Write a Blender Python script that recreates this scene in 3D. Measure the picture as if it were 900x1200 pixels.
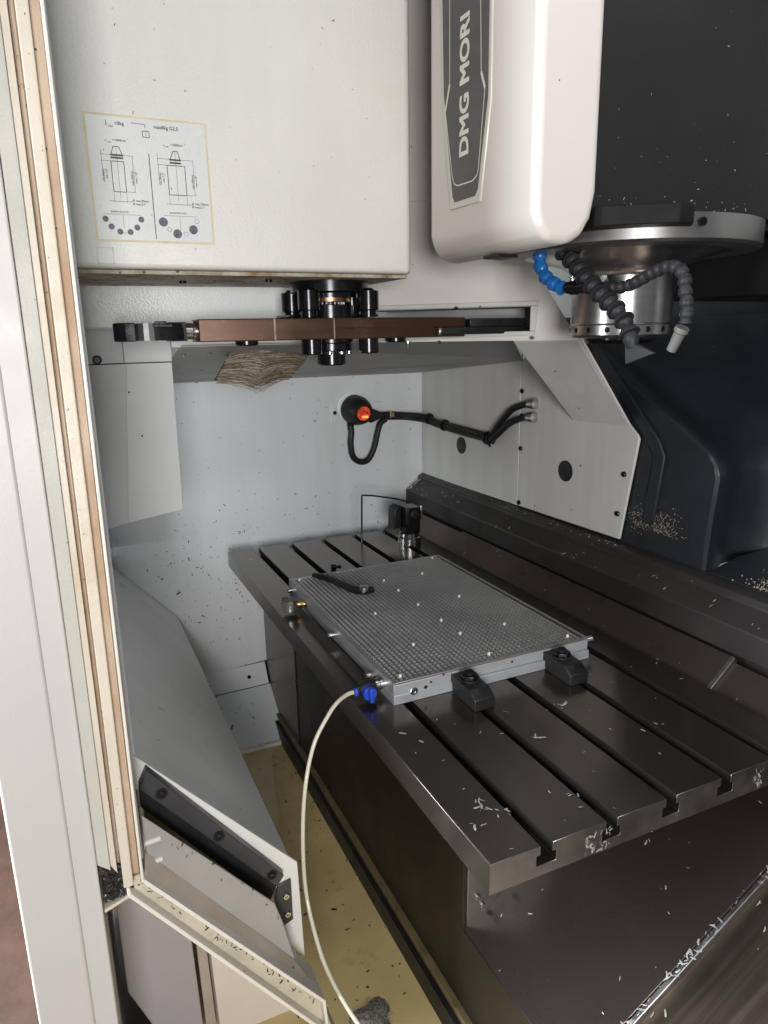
import bpy, bmesh, math, random
from mathutils import Vector, Matrix

random.seed(7)
for _o in list(bpy.data.objects):
    bpy.data.objects.remove(_o)
S = bpy.context.scene
C = S.collection
ZT = 0.9                                  # the machine table stands 0.9 m above the workshop floor


def V(p):
    """machine millimetres (origin: near front corner of the table top) -> scene metres"""
    return Vector((p[0] / 1000.0, p[1] / 1000.0, p[2] / 1000.0 + ZT))


# ------------------------------------------------------------------ camera
def rot(yaw, pitch, roll):
    cy, sy = math.cos(yaw), math.sin(yaw)
    F = Vector((-cy * math.cos(pitch), sy * math.cos(pitch), -math.sin(pitch)))
    r = Vector((sy, cy, 0))
    d = F.cross(r)
    cr, sr = math.cos(roll), math.sin(roll)
    return r * cr + d * sr, -r * sr + d * cr, F


cx, cyv, cz = rot(math.radians(24.49), math.radians(14.24), math.radians(1.04))
cam_data = bpy.data.cameras.new("camera")
cam = bpy.data.objects.new("camera", cam_data)
C.objects.link(cam)
m3 = Matrix((cx, -cyv, -cz)).transposed()
cam.matrix_world = Matrix.Translation(V((576.3, -388.2, 594.1))) @ m3.to_4x4()
cam_data.sensor_fit = 'HORIZONTAL'
cam_data.sensor_width = 36.0
cam_data.lens = 828.4 / 900.0 * 36.0
cam_data.clip_start = 0.02
cam_data.clip_end = 200
S.camera = cam

# ------------------------------------------------------------------ light
W = bpy.data.worlds.new("World")
S.world = W
W.use_nodes = True
bg = W.node_tree.nodes["Background"]
bg.inputs[0].default_value = (0.90, 0.95, 1.0, 1)
bg.inputs[1].default_value = 0.185


def area(name, loc, target, sx, sy, power, col):
    L = bpy.data.lights.new(name, 'AREA')
    L.shape = 'RECTANGLE'
    L.size, L.size_y = sx, sy
    L.energy = power
    L.color = col
    o = bpy.data.objects.new(name, L)
    C.objects.link(o)
    o.location = V(loc)
    o.rotation_euler = (V(target) - V(loc)).to_track_quat('-Z', 'Y').to_euler()
    return o


# workshop window behind the photographer, and the hall lamps above the open door
area("workshop_window", (1650, -655, 545), (-700, 200, 350), 0.5, 0.5, 40, (1.0, 0.985, 0.96))
area("hall_lamp", (250, -2300, 2000), (-400, 0, 500), 2.6, 1.6, 18, (1.0, 0.95, 0.90))
# daylight that comes in through the glass of the opened door
area("hall_daylight", (-900, -2300, 800), (-900, 300, 250), 2.0, 1.6, 290, (0.90, 0.96, 1.0))
# added interior fill, placed under the roof like a machine work lamp
area("interior_fill_lamp", (330, 420, 1340), (-600, 100, 0), 0.9, 0.22, 2, (0.96, 0.98, 1.0))

S.view_settings.view_transform = 'Standard'
S.view_settings.look = 'None'
S.view_settings.exposure = 0.0
S.view_settings.gamma = 1.0
S.render.engine = 'CYCLES'
S.cycles.max_bounces = 8
S.cycles.diffuse_bounces = 4
S.cycles.glossy_bounces = 4
S.cycles.use_denoising = True


# ------------------------------------------------------------------ materials
def mat(name, col, rough=.5, metal=0.0, var=.10, vscale=6, rvar=.12, bump=0.0, bscale=250,
        specks=None, stain=None, streak=None, spec=.5, coat=0.0, emit=None, arcs=None):
    """procedural paint/metal: base colour + cloudy variation, optional stains, dirt specks, directional streaks, fine bump"""
    m = bpy.data.materials.new(name)
    m.use_nodes = True
    nt = m.node_tree
    N, L = nt.nodes, nt.links
    b = N["Principled BSDF"]
    tc = N.new("ShaderNodeTexCoord")
    src = tc.outputs["Object"]

    def noise(scale, detail=4, vec=None, rough_=.6):
        n = N.new("ShaderNodeTexNoise")
        n.inputs["Scale"].default_value = scale
        n.inputs["Detail"].default_value = detail
        n.inputs["Roughness"].default_value = rough_
        L.new(vec or src, n.inputs["Vector"])
        return n.outputs["Fac"]

    def ramp(fac, a, b_, ca=(0, 0, 0, 1), cb=(1, 1, 1, 1)):
        r = N.new("ShaderNodeValToRGB")
        r.color_ramp.elements[0].position = a
        r.color_ramp.elements[1].position = b_
        r.color_ramp.elements[0].color = ca
        r.color_ramp.elements[1].color = cb
        L.new(fac, r.inputs[0])
        return r.outputs[0]

    def mix(fac, a, b_):
        x = N.new("ShaderNodeMix")
        x.data_type = 'RGBA'
        if isinstance(fac, float):
            x.inputs[0].default_value = fac
        else:
            L.new(fac, x.inputs[0])
        for sock, v in ((x.inputs[6], a), (x.inputs[7], b_)):
            if isinstance(v, tuple):
                sock.default_value = (*v[:3], 1)
            else:
                L.new(v, sock)
        return x.outputs[2]

    lo = tuple(c * (1 - var) for c in col)
    hi = tuple(min(1, c * (1 + var)) for c in col)
    n1 = noise(vscale)
    cur = ramp(n1, .3, .7, (*lo, 1), (*hi, 1))
    if streak:
        sc, scol, amt = streak
        mp = N.new("ShaderNodeMapping")
        mp.inputs["Scale"].default_value = sc
        L.new(src, mp.inputs["Vector"])
        f = ramp(noise(1.0, 5, mp.outputs[0]), .45, .72)
        mu = N.new("ShaderNodeMath")
        mu.operation = 'MULTIPLY'
        L.new(f, mu.inputs[0])
        mu.inputs[1].default_value = amt
        cur = mix(mu.outputs[0], cur, scol)
    if stain:
        scol, sc, a, bb = stain
        cur = mix(ramp(noise(sc, 6, None, .7), a, bb), cur, scol)
    if specks:
        for scol, sc, rad, thr in specks:
            v = N.new("ShaderNodeTexVoronoi")
            v.inputs["Scale"].default_value = sc
            # warp the cells so that the flecks are uneven
            L.new(src, v.inputs["Vector"])
            lt = N.new("ShaderNodeMath")
            lt.operation = 'LESS_THAN'
            L.new(v.outputs["Distance"], lt.inputs[0])
            lt.inputs[1].default_value = rad * 2.2
            sp = N.new("ShaderNodeSeparateColor")
            L.new(v.outputs["Color"], sp.inputs[0])
            gt = N.new("ShaderNodeMath")
            gt.operation = 'GREATER_THAN'
            L.new(sp.outputs[0], gt.inputs[0])
            gt.inputs[1].default_value = thr
            mu = N.new("ShaderNodeMath")
            mu.operation = 'MULTIPLY'
            L.new(lt.outputs[0], mu.inputs[0])
            L.new(gt.outputs[0], mu.inputs[1])
            cur = mix(mu.outputs[0], cur, scol)
    if arcs:                                   # dried rings left by round tools
        for ax_, ay_, ar_ in arcs:
            sx = N.new("ShaderNodeVectorMath")
            sx.operation = 'DISTANCE'
            fl_ = N.new("ShaderNodeVectorMath")
            fl_.operation = 'MULTIPLY'
            fl_.inputs[1].default_value = (1, 1, 0)
            L.new(src, fl_.inputs[0])
            L.new(fl_.outputs[0], sx.inputs[0])
            sx.inputs[1].default_value = (ax_, ay_, 0)
            mr = N.new("ShaderNodeValToRGB")
            e = mr.color_ramp.elements
            e[0].position, e[1].position = ar_ - .004, ar_ + .004
            e[0].color = e[1].color = (0, 0, 0, 1)
            e.new(ar_).color = (1, 1, 1, 1)
            L.new(sx.outputs["Value"], mr.inputs[0])
            mu = N.new("ShaderNodeMath")
            mu.operation = 'MULTIPLY'
            L.new(mr.outputs[0], mu.inputs[0])
            L.new(ramp(noise(9), .45, .75, (0, 0, 0, 1), (.6, .6, .6, 1)), mu.inputs[1])
            cur = mix(mu.outputs[0], cur, (.36, .34, .33))
    L.new(cur, b.inputs["Base Color"])
    b.inputs["Metallic"].default_value = metal
    b.inputs["Specular IOR Level"].default_value = spec
    b.inputs["Coat Weight"].default_value = coat
    rr = ramp(noise(vscale * 2.3, 5), .25, .75,
              (max(.03, rough - rvar),) * 3 + (1,), (min(1, rough + rvar),) * 3 + (1,))
    L.new(rr, b.inputs["Roughness"])
    if bump:
        bp = N.new("ShaderNodeBump")
        bp.inputs["Strength"].default_value = bump
        bp.inputs["Distance"].default_value = .0015
        L.new(noise(bscale, 2), bp.inputs["Height"])
        L.new(bp.outputs[0], b.inputs["Normal"])
    if emit:
        b.inputs["Emission Color"].default_value = (*emit[0], 1)
        b.inputs["Emission Strength"].default_value = emit[1]
    return m


DK = (.05, .045, .04)
M = {}
M['cover'] = mat("cover_white_paint", (.645, .64, .605), .40, var=.04, vscale=3, bump=.4, bscale=260, streak=((7, 7, .7), (.585, .575, .54), .55),
                 specks=[(DK, 38, .06, .90), (DK, 60, .05, .95)], stain=((.62, .56, .44), 5, .62, .95))
M['band'] = mat("band_white_paint", (.82, .845, .865), .28, var=.04, vscale=3, bump=.5, bscale=260,
                specks=[(DK, 45, .05, .95)])
M['dirty'] = mat("coolant_stained_paint", (.50, .48, .42), .6, var=.1, vscale=6, bump=.6, bscale=300,
                 stain=((.26, .17, .08), 14, .42, .62), specks=[(DK, 110, .18, .7)])
M['cowl'] = mat("cowling_cream_paint", (.61, .563, .53), .38, var=.025, vscale=3, bump=.1, bscale=400,
                specks=[((.12, .09, .07), 34, .04, .92)], stain=((.72, .58, .44), 4, .66, .98))
M['wall'] = mat("enclosure_grey_white_paint", (.69, .71, .735), .45, var=.04, vscale=2.5, bump=.15, bscale=300,
                specks=[(DK, 60, .04, .97)], streak=((9, 9, .9), (.59, .605, .62), .6))
M['pillar'] = mat("pillar_white_paint", (.77, .785, .785), .42, var=.04, vscale=2.5, bump=.2, bscale=300,
                  specks=[(DK, 50, .05, .97)])
M['panel'] = mat("panel_grey_paint", (.62, .61, .585), .45, var=.05, vscale=3, bump=.15, bscale=300,
                 specks=[(DK, 42, .05, .95)], streak=((14, 14, .8), (.47, .46, .43), .5))
M['hoodp'] = mat("hood_grey_white_paint", (.68, .655, .625), .45, var=.05, vscale=3, bump=.2, bscale=300,
                 specks=[(DK, 50, .05, .96)])
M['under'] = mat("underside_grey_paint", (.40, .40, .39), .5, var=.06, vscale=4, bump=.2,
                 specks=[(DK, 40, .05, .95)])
M['apron'] = mat("apron_grey_paint", (.75, .755, .735), .36, var=.10, vscale=4, bump=.12, bscale=350,
                 specks=[(DK, 24, .04, .93), ((.7, .7, .7), 30, .03, .95)], stain=((.59, .56, .52), 6, .6, .9))
M['apronw'] = mat("apron_edge_white_paint", (.70, .69, .66), .45, var=.05, vscale=8, bump=.15,
                  specks=[(DK, 70, .06, .93)])
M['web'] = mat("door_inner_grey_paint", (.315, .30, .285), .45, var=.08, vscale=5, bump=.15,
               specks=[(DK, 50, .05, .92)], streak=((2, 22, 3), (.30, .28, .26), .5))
M['webs'] = mat("door_inner_stained_paint", (.42, .355, .30), .5, var=.12, vscale=9, bump=.2,
                stain=((.36, .27, .19), 12, .5, .8), specks=[(DK, 80, .07, .9)])
M['door'] = mat("door_white_paint", (.50, .48, .465), .42, var=.02, vscale=3, bump=.12, bscale=350,
                specks=[((.2, .16, .12), 26, .03, .94)])
M['doorw'] = mat("door_edge_white_paint", (.535, .525, .51), .42, var=.02, vscale=3, bump=.12,
                 specks=[((.2, .16, .12), 30, .03, .95)])
M['doorg'] = mat("door_pale_dirty_paint", (.50, .49, .45), .5, var=.06, vscale=10, bump=.3, bscale=300,
                 specks=[(DK, 90, .08, .88), ((.3, .25, .18), 60, .1, .9)], stain=((.58, .52, .40), 9, .55, .85))
M['cream'] = mat("door_cream_paint", (.60, .54, .45), .45, var=.06, vscale=8, bump=.25,
                 specks=[((.15, .1, .06), 80, .07, .92)], stain=((.52, .38, .24), 7, .56, .85), streak=((40, 40, 3), (.55, .45, .33), .6))
M['lip'] = mat("door_lip_paint", (.66, .63, .57), .4, var=.04, vscale=12,
               specks=[((.25, .17, .1), 90, .08, .93)])
M['tan'] = mat("door_rust_stain", (.53, .41, .31), .55, var=.10, vscale=5, bump=.3,
               stain=((.35, .20, .10), 4.5, .42, .70), specks=[(DK, 90, .06, .93)], streak=((30, 30, 3), (.42, .26, .15), .8))
M['sill'] = mat("door_sill_grimy_paint", (.53, .48, .38), .5, var=.15, vscale=11, bump=.4,
                stain=((.30, .25, .17), 26, .60, .76), specks=[(DK, 110, .12, .86)])
M['blackp'] = mat("black_head_paint", (.013, .0125, .013), .45, var=.25, vscale=4, bump=.25, bscale=260,
                  specks=[((.42, .40, .37), 60, .035, .90), ((.55, .53, .5), 34, .025, .90)], spec=.18)
M['navy'] = mat("column_dark_blue_paint", (.017, .019, .0235), .38, var=.30, vscale=4, bump=.35, bscale=60,
                stain=((.026, .028, .034), 7, .55, .8), specks=[((.2, .19, .17), 60, .03, .93)])
M['crust'] = mat("dried_coolant_crust", (.22, .195, .145), .9, var=.4, vscale=60, bump=.8, bscale=200)
M['table'] = mat("oiled_table_steel", (.19, .168, .151), .21, .93, var=.07, vscale=5, rvar=.025,
                 streak=((1.2, 26, 26), (.15, .135, .122), .6), stain=((.165, .15, .137), 2.2, .45, .8), arcs=[(.420, -.185, .055), (.545, -.05, .062), (.555, .115, .060), (.30, .14, .05)])
M['tableend'] = mat("table_edge_steel", (.30, .30, .30), .38, 1.0, var=.2, vscale=12,
                    streak=((20, 3, 20), (.2, .2, .21), .6))
M['slot'] = mat("dark_part_and_slot_shade", (.012, .011, .010), .7, 0, var=.3, vscale=9, spec=.12)  # near black, puts the shade inside the T slots into the colour; also dark parts
M['skirt'] = mat("oily_skirt_steel", (.045, .040, .033), .42, .7, var=.2, vscale=4, rvar=.08,
                 streak=((18, 18, 1.2), (.032, .028, .023), .6))
M['way'] = mat("way_cover_steel", (.112, .092, .083), .28, .84, var=.06, vscale=4, rvar=.02,
               stain=((.125, .105, .095), 2, .45, .8))
M['brush'] = mat("brushed_way_cover_steel", (.12, .096, .08), .36, 1.0, var=.1, vscale=5, rvar=.03,
                 streak=((55, 1.6, 1.6), (.27, .22, .175), .85))
M['rail'] = mat("dark_rail_paint", (.034, .031, .030), .42, .3, var=.2, vscale=5, bump=.15,
                specks=[((.3, .29, .28), 50, .03, .93)])
M['alu'] = mat("machined_aluminium", (.50, .515, .54), .42, .45, var=.1, vscale=14,
               streak=((60, 3, 60), (.42, .43, .45), .6))
M['grid'] = mat("anodised_grid_aluminium", (.44, .435, .435), .40, .85, var=.14, vscale=6)
M['gridf'] = mat("grid_groove_shade", (.07, .067, .065), .6, .7, var=.2, vscale=9)  # shade between the studs put into the colour, so the relief shows
M['steel'] = mat("bright_steel", (.62, .61, .59), .18, 1.0, var=.06, vscale=9, rvar=.06)
M['spindle'] = mat("ground_spindle_steel", (.52, .50, .49), .24, 1.0, var=.06, vscale=5, rvar=.07,
                   streak=((3, 3, 160), (.40, .38, .37), .5), stain=((.34, .26, .22), 9, .66, .9))
M['dull'] = mat("dull_flange_steel", (.25, .245, .24), .36, .95, var=.12, vscale=8, rvar=.05, stain=((.15, .13, .12), 11, .55, .8))
M['oxide'] = mat("black_oxide_steel", (.030, .030, .033), .20, .8, var=.2, vscale=12, rvar=.04)
M['clamp'] = mat("clamp_black_steel", (.026, .026, .028), .42, .5, var=.35, vscale=30, bump=.4, bscale=300)
M['arm'] = mat("brown_oiled_arm_steel", (.088, .042, .025), .36, .5, var=.2, vscale=9, rvar=.1,
               streak=((30, 2.2, 60), (.06, .032, .022), .8), stain=((.20, .105, .06), 14, .60, .85))
M['armend'] = mat("arm_chamfer_steel", (.55, .42, .34), .35, .8, var=.1, vscale=20)
M['bronze'] = mat("bronze_ring", (.45, .24, .13), .3, 1.0, var=.1, vscale=20)
M['brass'] = mat("brass_fitting", (.62, .45, .18), .3, 1.0, var=.1, vscale=30)
M['gold'] = mat("zinc_yellow_nut", (.55, .47, .27), .35, .9, var=.1, vscale=30)
M['rubber'] = mat("black_rubber", (.014, .014, .015), .44, var=.2, vscale=20, bump=.2, spec=.3)
M['hose'] = mat("dark_grey_hose_plastic", (.022, .022, .025), .50, var=.15, vscale=30, spec=.25,
                specks=[((.4, .38, .35), 180, .05, .94)])
M['nozg'] = mat("grey_nozzle_plastic", (.042, .042, .045), .5, var=.1, vscale=30, spec=.3)
M['nozw'] = mat("pale_nozzle_plastic", (.135, .135, .132), .5, var=.08, vscale=30, spec=.3)
M['blue'] = mat("blue_hose_plastic", (.012, .13, .42), .30, var=.12, vscale=30)
M['knob'] = mat("blue_knob_plastic", (.02, .07, .50), .30, var=.1, vscale=30)
M['tube'] = mat("cream_air_tube", (.66, .62, .50), .28, var=.05, vscale=20, coat=.3)
M['paper'] = mat("label_film", (.64, .65, .645), .30, var=.03, vscale=6, bump=.3, bscale=500)
M['paperedge'] = mat("yellowed_label_edge", (.60, .53, .34), .4, var=.12, vscale=20,
                     stain=((.45, .36, .18), 30, .6, .8))
M['ink'] = mat("printed_ink", (.035, .035, .04), .4, var=.1, vscale=80)
M['inkg'] = mat("printed_grey_ink", (.10, .10, .13), .4, var=.4, vscale=150)
M['bar'] = mat("dark_grey_bar", (.052, .052, .057), .40, .2, var=.12, vscale=12, spec=.35)
M['plate'] = mat("name_plate_charcoal", (.075, .068, .075), .45, var=.06, vscale=10,
                 specks=[((.4, .4, .4), 70, .03, .96)])
M['platef'] = mat("name_plate_silver", (.60, .575, .52), .38, .2, var=.05, vscale=10)
M['letter'] = mat("name_plate_lettering", (.70, .68, .60), .4, var=.04, vscale=20)
M['bristle'] = mat("dirty_bristles", (.33, .27, .20), .55, var=.3, vscale=25)
M['bristled'] = mat("dark_bristles", (.13, .10, .07), .6, var=.3, vscale=25)
M['bristlel'] = mat("pale_bristles", (.52, .45, .36), .5, var=.2, vscale=25)
M['bristlecore'] = mat("matted_bristles", (.07, .05, .033), .8, var=.3, vscale=20)
M['coolant'] = mat("murky_coolant", (.60, .46, .225), .09, var=.14, vscale=3.2, rvar=.05, bump=.3, bscale=9,
                   stain=((.27, .19, .085), 7, .57, .72), specks=[((.12, .09, .04), 55, .06, .86), ((.10, .08, .04), 24, .045, .85)],
                   streak=((5, 1.2, 1), (.46, .34, .15), .7), spec=.5)
M['swarf'] = mat("steel_swarf", (.50, .49, .475), .3, .5, var=.3, vscale=60)
M['swarfd'] = mat("dark_swarf", (.035, .034, .032), .5, .5, var=.4, vscale=80)
_g = bpy.data.materials.new("door_glass")
_g.use_nodes = True
_n = _g.node_tree
_n.nodes.remove(_n.nodes["Principled BSDF"])
_t, _gl, _mx = _n.nodes.new("ShaderNodeBsdfTransparent"), _n.nodes.new("ShaderNodeBsdfGlossy"), _n.nodes.new("ShaderNodeMixShader")
_t.inputs[0].default_value = (.92, .95, .94, 1)
_gl.inputs["Roughness"].default_value = .05
_mx.inputs[0].default_value = .07
_n.links.new(_t.outputs[0], _mx.inputs[1])
_n.links.new(_gl.outputs[0], _mx.inputs[2])
_n.links.new(_mx.outputs[0], _n.nodes["Material Output"].inputs[0])
M['glass'] = _g
M['wetchips'] = mat("wet_grey_chips", (.30, .285, .25), .45, .3, var=.6, vscale=220)
M['grime'] = mat("wet_black_grime", (.02, .02, .02), .4, var=.6, vscale=90, bump=1.0, bscale=120,
                 specks=[((.35, .35, .36), 190, .2, .85)])
M['glow'] = mat("lit_orange_display", (.55, .07, .03), .2, var=.7, vscale=70, emit=((1.0, .09, .02), .22))
M['pin'] = mat("white_pin", (.78, .77, .74), .3, var=.05, vscale=60)
M['tanflange'] = mat("grimy_flange", (.15, .115, .06), .4, var=.25, vscale=12, stain=((.06, .05, .03), 20, .5, .75))
M['glowhot'] = mat("lit_red_bar", (1, .2, .05), .3, var=.1, emit=((1.0, .22, .06), 2.2))
M['floor'] = mat("brown_workshop_floor", (.075, .040, .028), .55, var=.25, vscale=7, bump=.3, bscale=60,
                 stain=((.05, .027, .018), 9, .5, .75))
M['violet'] = mat("base_pale_paint", (.37, .35, .36), .42, var=.05, vscale=5, bump=.12)
M['base'] = mat("base_cream_paint", (.70, .62, .54), .42, var=.05, vscale=5, bump=.12)
M['matte'] = mat("matt_black_paint", (.010, .0095, .010), .6, var=.2, vscale=8, spec=.12)
M['black'] = mat("blackened_steel", (.016, .016, .018), .30, .15, var=.2, vscale=14, rvar=.06)
M['hole'] = mat("black_plug_rubber", (.012, .012, .013), .5, var=.2, vscale=30)


# ------------------------------------------------------------------ mesh helpers (all in machine millimetres)
class MB:
    def __init__(s):
        s.v, s.f = [], []

    def add(s, vs, fs):
        b = len(s.v)
        s.v += [tuple(p) for p in vs]
        s.f += [tuple(i + b for i in f) for f in fs]
        return s

    def box(s, x0, x1, y0, y1, z0, z1):
        return s.prism('z', [(x0, y0), (x1, y0), (x1, y1), (x0, y1)], z0, z1)

    def prism(s, ax, poly, a, b):
        """poly in the other two axes (x:(y,z)  y:(x,z)  z:(x,y)), extruded from a to b"""
        def p3(q, t):
            return {'x': (t, q[0], q[1]), 'y': (q[0], t, q[1]), 'z': (q[0], q[1], t)}[ax]
        n = len(poly)
        vs = [p3(q, a) for q in poly] + [p3(q, b) for q in poly]
        fs = [tuple(range(n))[::-1], tuple(range(n, 2 * n))]
        fs += [(i, (i + 1) % n, n + (i + 1) % n, n + i) for i in range(n)]
        return s.add(vs, fs)

    def hexa(s, bottom, top):
        vs = list(bottom) + list(top)
        n = len(bottom)
        fs = [tuple(range(n))[::-1], tuple(range(n, 2 * n))]
        fs += [(i, (i + 1) % n, n + (i + 1) % n, n + i) for i in range(n)]
        return s.add(vs, fs)

    def slab(s, pts, t):
        """polygon sheet pushed back along its normal by t (normal by right-hand rule)"""
        P = [Vector(p) for p in pts]
        n = Vector((0, 0, 0))
        for i in range(len(P)):
            n += (P[i] - P[0]).cross(P[(i + 1) % len(P)] - P[0])
        n.normalize()
        return s.hexa([p - n * t for p in P], P)

    def quad(s, *pts):
        return s.add(pts, [tuple(range(len(pts)))])

    def lathe(s, o, d, prof, n=24):
        """prof: list of (radius, distance along d)"""
        o, d = Vector(o), Vector(d).normalized()
        u = d.orthogonal().normalized()
        w = d.cross(u)
        vs, fs = [], []
        for r, h in prof:
            for k in range(n):
                a = 2 * math.pi * k / n
                vs.append(o + d * h + (u * math.cos(a) + w * math.sin(a)) * max(r, .001))
        for j in range(len(prof) - 1):
            for k in range(n):
                k2 = (k + 1) % n
                fs.append((j * n + k, j * n + k2, (j + 1) * n + k2, (j + 1) * n + k))
        fs.append(tuple(range(n))[::-1])
        fs.append(tuple(range((len(prof) - 1) * n, len(prof) * n)))
        return s.add(vs, fs)

    def cyl(s, a, b, r, r2=None, n=24):
        a, b = Vector(a), Vector(b)
        return s.lathe(a, b - a, [(r, 0), (r if r2 is None else r2, (b - a).length)], n)

    def tube(s, pts, r, n=10, sub=6):
        P = [Vector(p) for p in pts]
        R = r if isinstance(r, (list, tuple)) else [r] * len(P)
        path, rad = [], []
        for i in range(len(P) - 1):
            p0, p1, p2, p3 = P[max(i - 1, 0)], P[i], P[i + 1], P[min(i + 2, len(P) - 1)]
            for k in range(sub):
                t = k / sub
                path.append(.5 * ((2 * p1) + (p2 - p0) * t + (2 * p0 - 5 * p1 + 4 * p2 - p3) * t * t + (3 * p1 - p0 - 3 * p2 + p3) * t ** 3))
                rad.append(R[i] * (1 - t) + R[i + 1] * t)
        path.append(P[-1])
        rad.append(R[-1])
        u = None
        vs, fs = [], []
        for i, p in enumerate(path):
            d = (path[min(i + 1, len(path) - 1)] - path[max(i - 1, 0)]).normalized()
            u = (d.orthogonal() if u is None else u - d * u.dot(d)).normalized()
            w = d.cross(u)
            for k in range(n):
                a = 2 * math.pi * k / n
                vs.append(p + (u * math.cos(a) + w * math.sin(a)) * rad[i])
        for i in range(len(path) - 1):
            for k in range(n):
                k2 = (k + 1) % n
                fs.append((i * n + k, i * n + k2, (i + 1) * n + k2, (i + 1) * n + k))
        fs.append(tuple(range(n))[::-1])
        fs.append(tuple(range((len(path) - 1) * n, len(path) * n)))
        return s.add(vs, fs)

    def build(s, name, m, parent=None, bevel=0.0, seg=2, smooth=35, recalc=True):
        off = parent['_w'] if parent is not None else [0, 0, ZT]
        off = Vector(off)
        me = bpy.data.meshes.new(name)
        me.from_pydata([V(p) - off for p in s.v], [], s.f)
        if recalc:
            bm = bmesh.new()
            bm.from_mesh(me)
            bmesh.ops.recalc_face_normals(bm, faces=bm.faces)
            bm.to_mesh(me)
            bm.free()
        me.materials.append(M[m])
        o = bpy.data.objects.new(name, me)
        C.objects.link(o)
        if parent is not None:
            o.parent = parent
        else:
            o.location = off
        o['_w'] = list(off)
        if smooth:
            me.shade_smooth()
            me.set_sharp_from_angle(angle=math.radians(smooth))
        if bevel:
            b = o.modifiers.new("bevel", 'BEVEL')
            b.width = bevel / 1000
            b.segments = seg
            b.limit_method = 'ANGLE'
            b.angle_limit = math.radians(28)
        return o


def tag(o, label=None, cat=None, group=None, kind=None):
    for k, v in (('label', label), ('category', cat), ('group', group), ('kind', kind)):
        if v:
            o[k] = v
    return o


def thing(name, loc, label, cat, group=None):
    o = bpy.data.objects.new(name, None)
    o.empty_display_size = .05
    C.objects.link(o)
    o.location = V(loc)
    o['_w'] = list(V(loc))
    return tag(o, label, cat, group)


def piece(name, me, parent, at, quat=None):
    """a repeat of a small part: shares mesh data, placed at a machine-mm point under its parent"""
    o = bpy.data.objects.new(name, me)
    C.objects.link(o)
    o.parent = parent
    o.location = V(at) - Vector(parent['_w'])
    if quat is not None:
        o.rotation_mode = 'QUATERNION'
        o.rotation_quaternion = quat
    o['_w'] = list(V(at))
    return o


def lathe_mesh(name, prof, m, n=20, smooth=35):
    """lathe about +Z at the origin, mm -> m, as shared mesh data"""
    mb = MB().lathe((0, 0, 0), (0, 0, 1), prof, n)
    me = bpy.data.meshes.new(name)
    me.from_pydata([Vector(p) / 1000 for p in mb.v], [], mb.f)
    bm = bmesh.new()
    bm.from_mesh(me)
    bmesh.ops.recalc_face_normals(bm, faces=bm.faces)
    bm.to_mesh(me)
    bm.free()
    me.materials.append(M[m])
    me.shade_smooth()
    me.set_sharp_from_angle(angle=math.radians(smooth))
    return me


def look(d):
    return Vector(d).normalized().to_track_quat('Z', 'Y')


def text_into(mb, s, origin, udir, vdir, height=None, width=None, bold=0.0):
    """flat lettering laid on a plane: udir = reading direction, vdir = up, in machine mm; height = capital height"""
    cu = bpy.data.curves.new("lettering", 'FONT')
    cu.body = s
    cu.size = 1.0
    cu.offset = bold
    cu.resolution_u = 4
    ob = bpy.data.objects.new("lettering", cu)
    C.objects.link(ob)
    dg = bpy.context.evaluated_depsgraph_get()
    dg.update()
    me = bpy.data.meshes.new_from_object(ob.evaluated_get(dg))
    xs = [v.co.x for v in me.vertices]
    ys = [v.co.y for v in me.vertices]
    k = height / .69 if height else 1
    kx = width / (max(xs) - min(xs)) if width else k
    x0 = min(xs)
    O, U, Vd = Vector(origin), Vector(udir), Vector(vdir)
    mb.add([O + U * ((v.co.x - x0) * kx) + Vd * (v.co.y * k) for v in me.vertices],
           [tuple(p.vertices) for p in me.polygons])
    bpy.data.objects.remove(ob)
    bpy.data.curves.remove(cu)
    bpy.data.meshes.remove(me)


def scatter(mb, P, U, Wd, n, smin, smax, lift=.4, dens=None, curl=.5):
    """n little curled chips lying on the patch P + a*U + b*Wd"""
    P, U, Wd = Vector(P), Vector(U), Vector(Wd)
    nrm = U.cross(Wd).normalized()
    k = 0
    guard = 0
    while k < n and guard < n * 40:
        guard += 1
        a, b = random.random(), random.random()
        if dens and random.random() > dens(a, b):
            continue
        k += 1
        c = P + U * a + Wd * b + nrm * lift
        th = random.uniform(0, 6.28)
        t1 = (U.normalized() * math.cos(th) + nrm.cross(U.normalized()) * math.sin(th)).normalized()
        t2 = nrm.cross(t1)
        L = (smin + (smax - smin) * random.random() ** 1.9) * (1.7 if random.random() < .06 else 1)
        w = L * random.uniform(.16, .34)
        vs, fs = [], []
        cv = random.uniform(.2, 1) * curl
        for j in range(5):
            s_ = j / 4 - .5
            q = c + t1 * (L * s_) + t2 * (L * cv * (s_ * s_ - .12)) + nrm * (L * .35 * cv * (.25 - s_ * s_))
            ww = w * (1 - 1.4 * s_ * s_)
            vs += [q + t2 * ww * .5 + nrm * w * .12, q - t2 * ww * .5]
        fs = [(2 * j, 2 * j + 1, 2 * j + 3, 2 * j + 2) for j in range(4)]
        mb.add(vs, fs)
    return mb


screw_me = lathe_mesh("screw", [(6.0, 0), (6.0, 3.2), (5.0, 4.5), (3.0, 4.5), (2.8, 2.2), (.01, 2.2)], 'oxide', 14)
bolt_me = lathe_mesh("bolt", [(5.0, 0), (5.0, 4.0), (4.2, 5.0), (2.6, 5.0), (2.5, 2.4), (.01, 2.4)], 'steel', 14)
small_screw_me = lathe_mesh("small_screw", [(4.5, 0), (4.5, 2.6), (3.6, 3.6), (2, 3.6), (2, 1.8), (.01, 1.8)], 'steel', 12)

dark_screw_me = lathe_mesh("small_screw", [(4.5, 0), (4.5, 1), (3.6, 1.6), (2, 1.6), (2, .6), (.01, .6)], 'oxide', 12)

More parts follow.
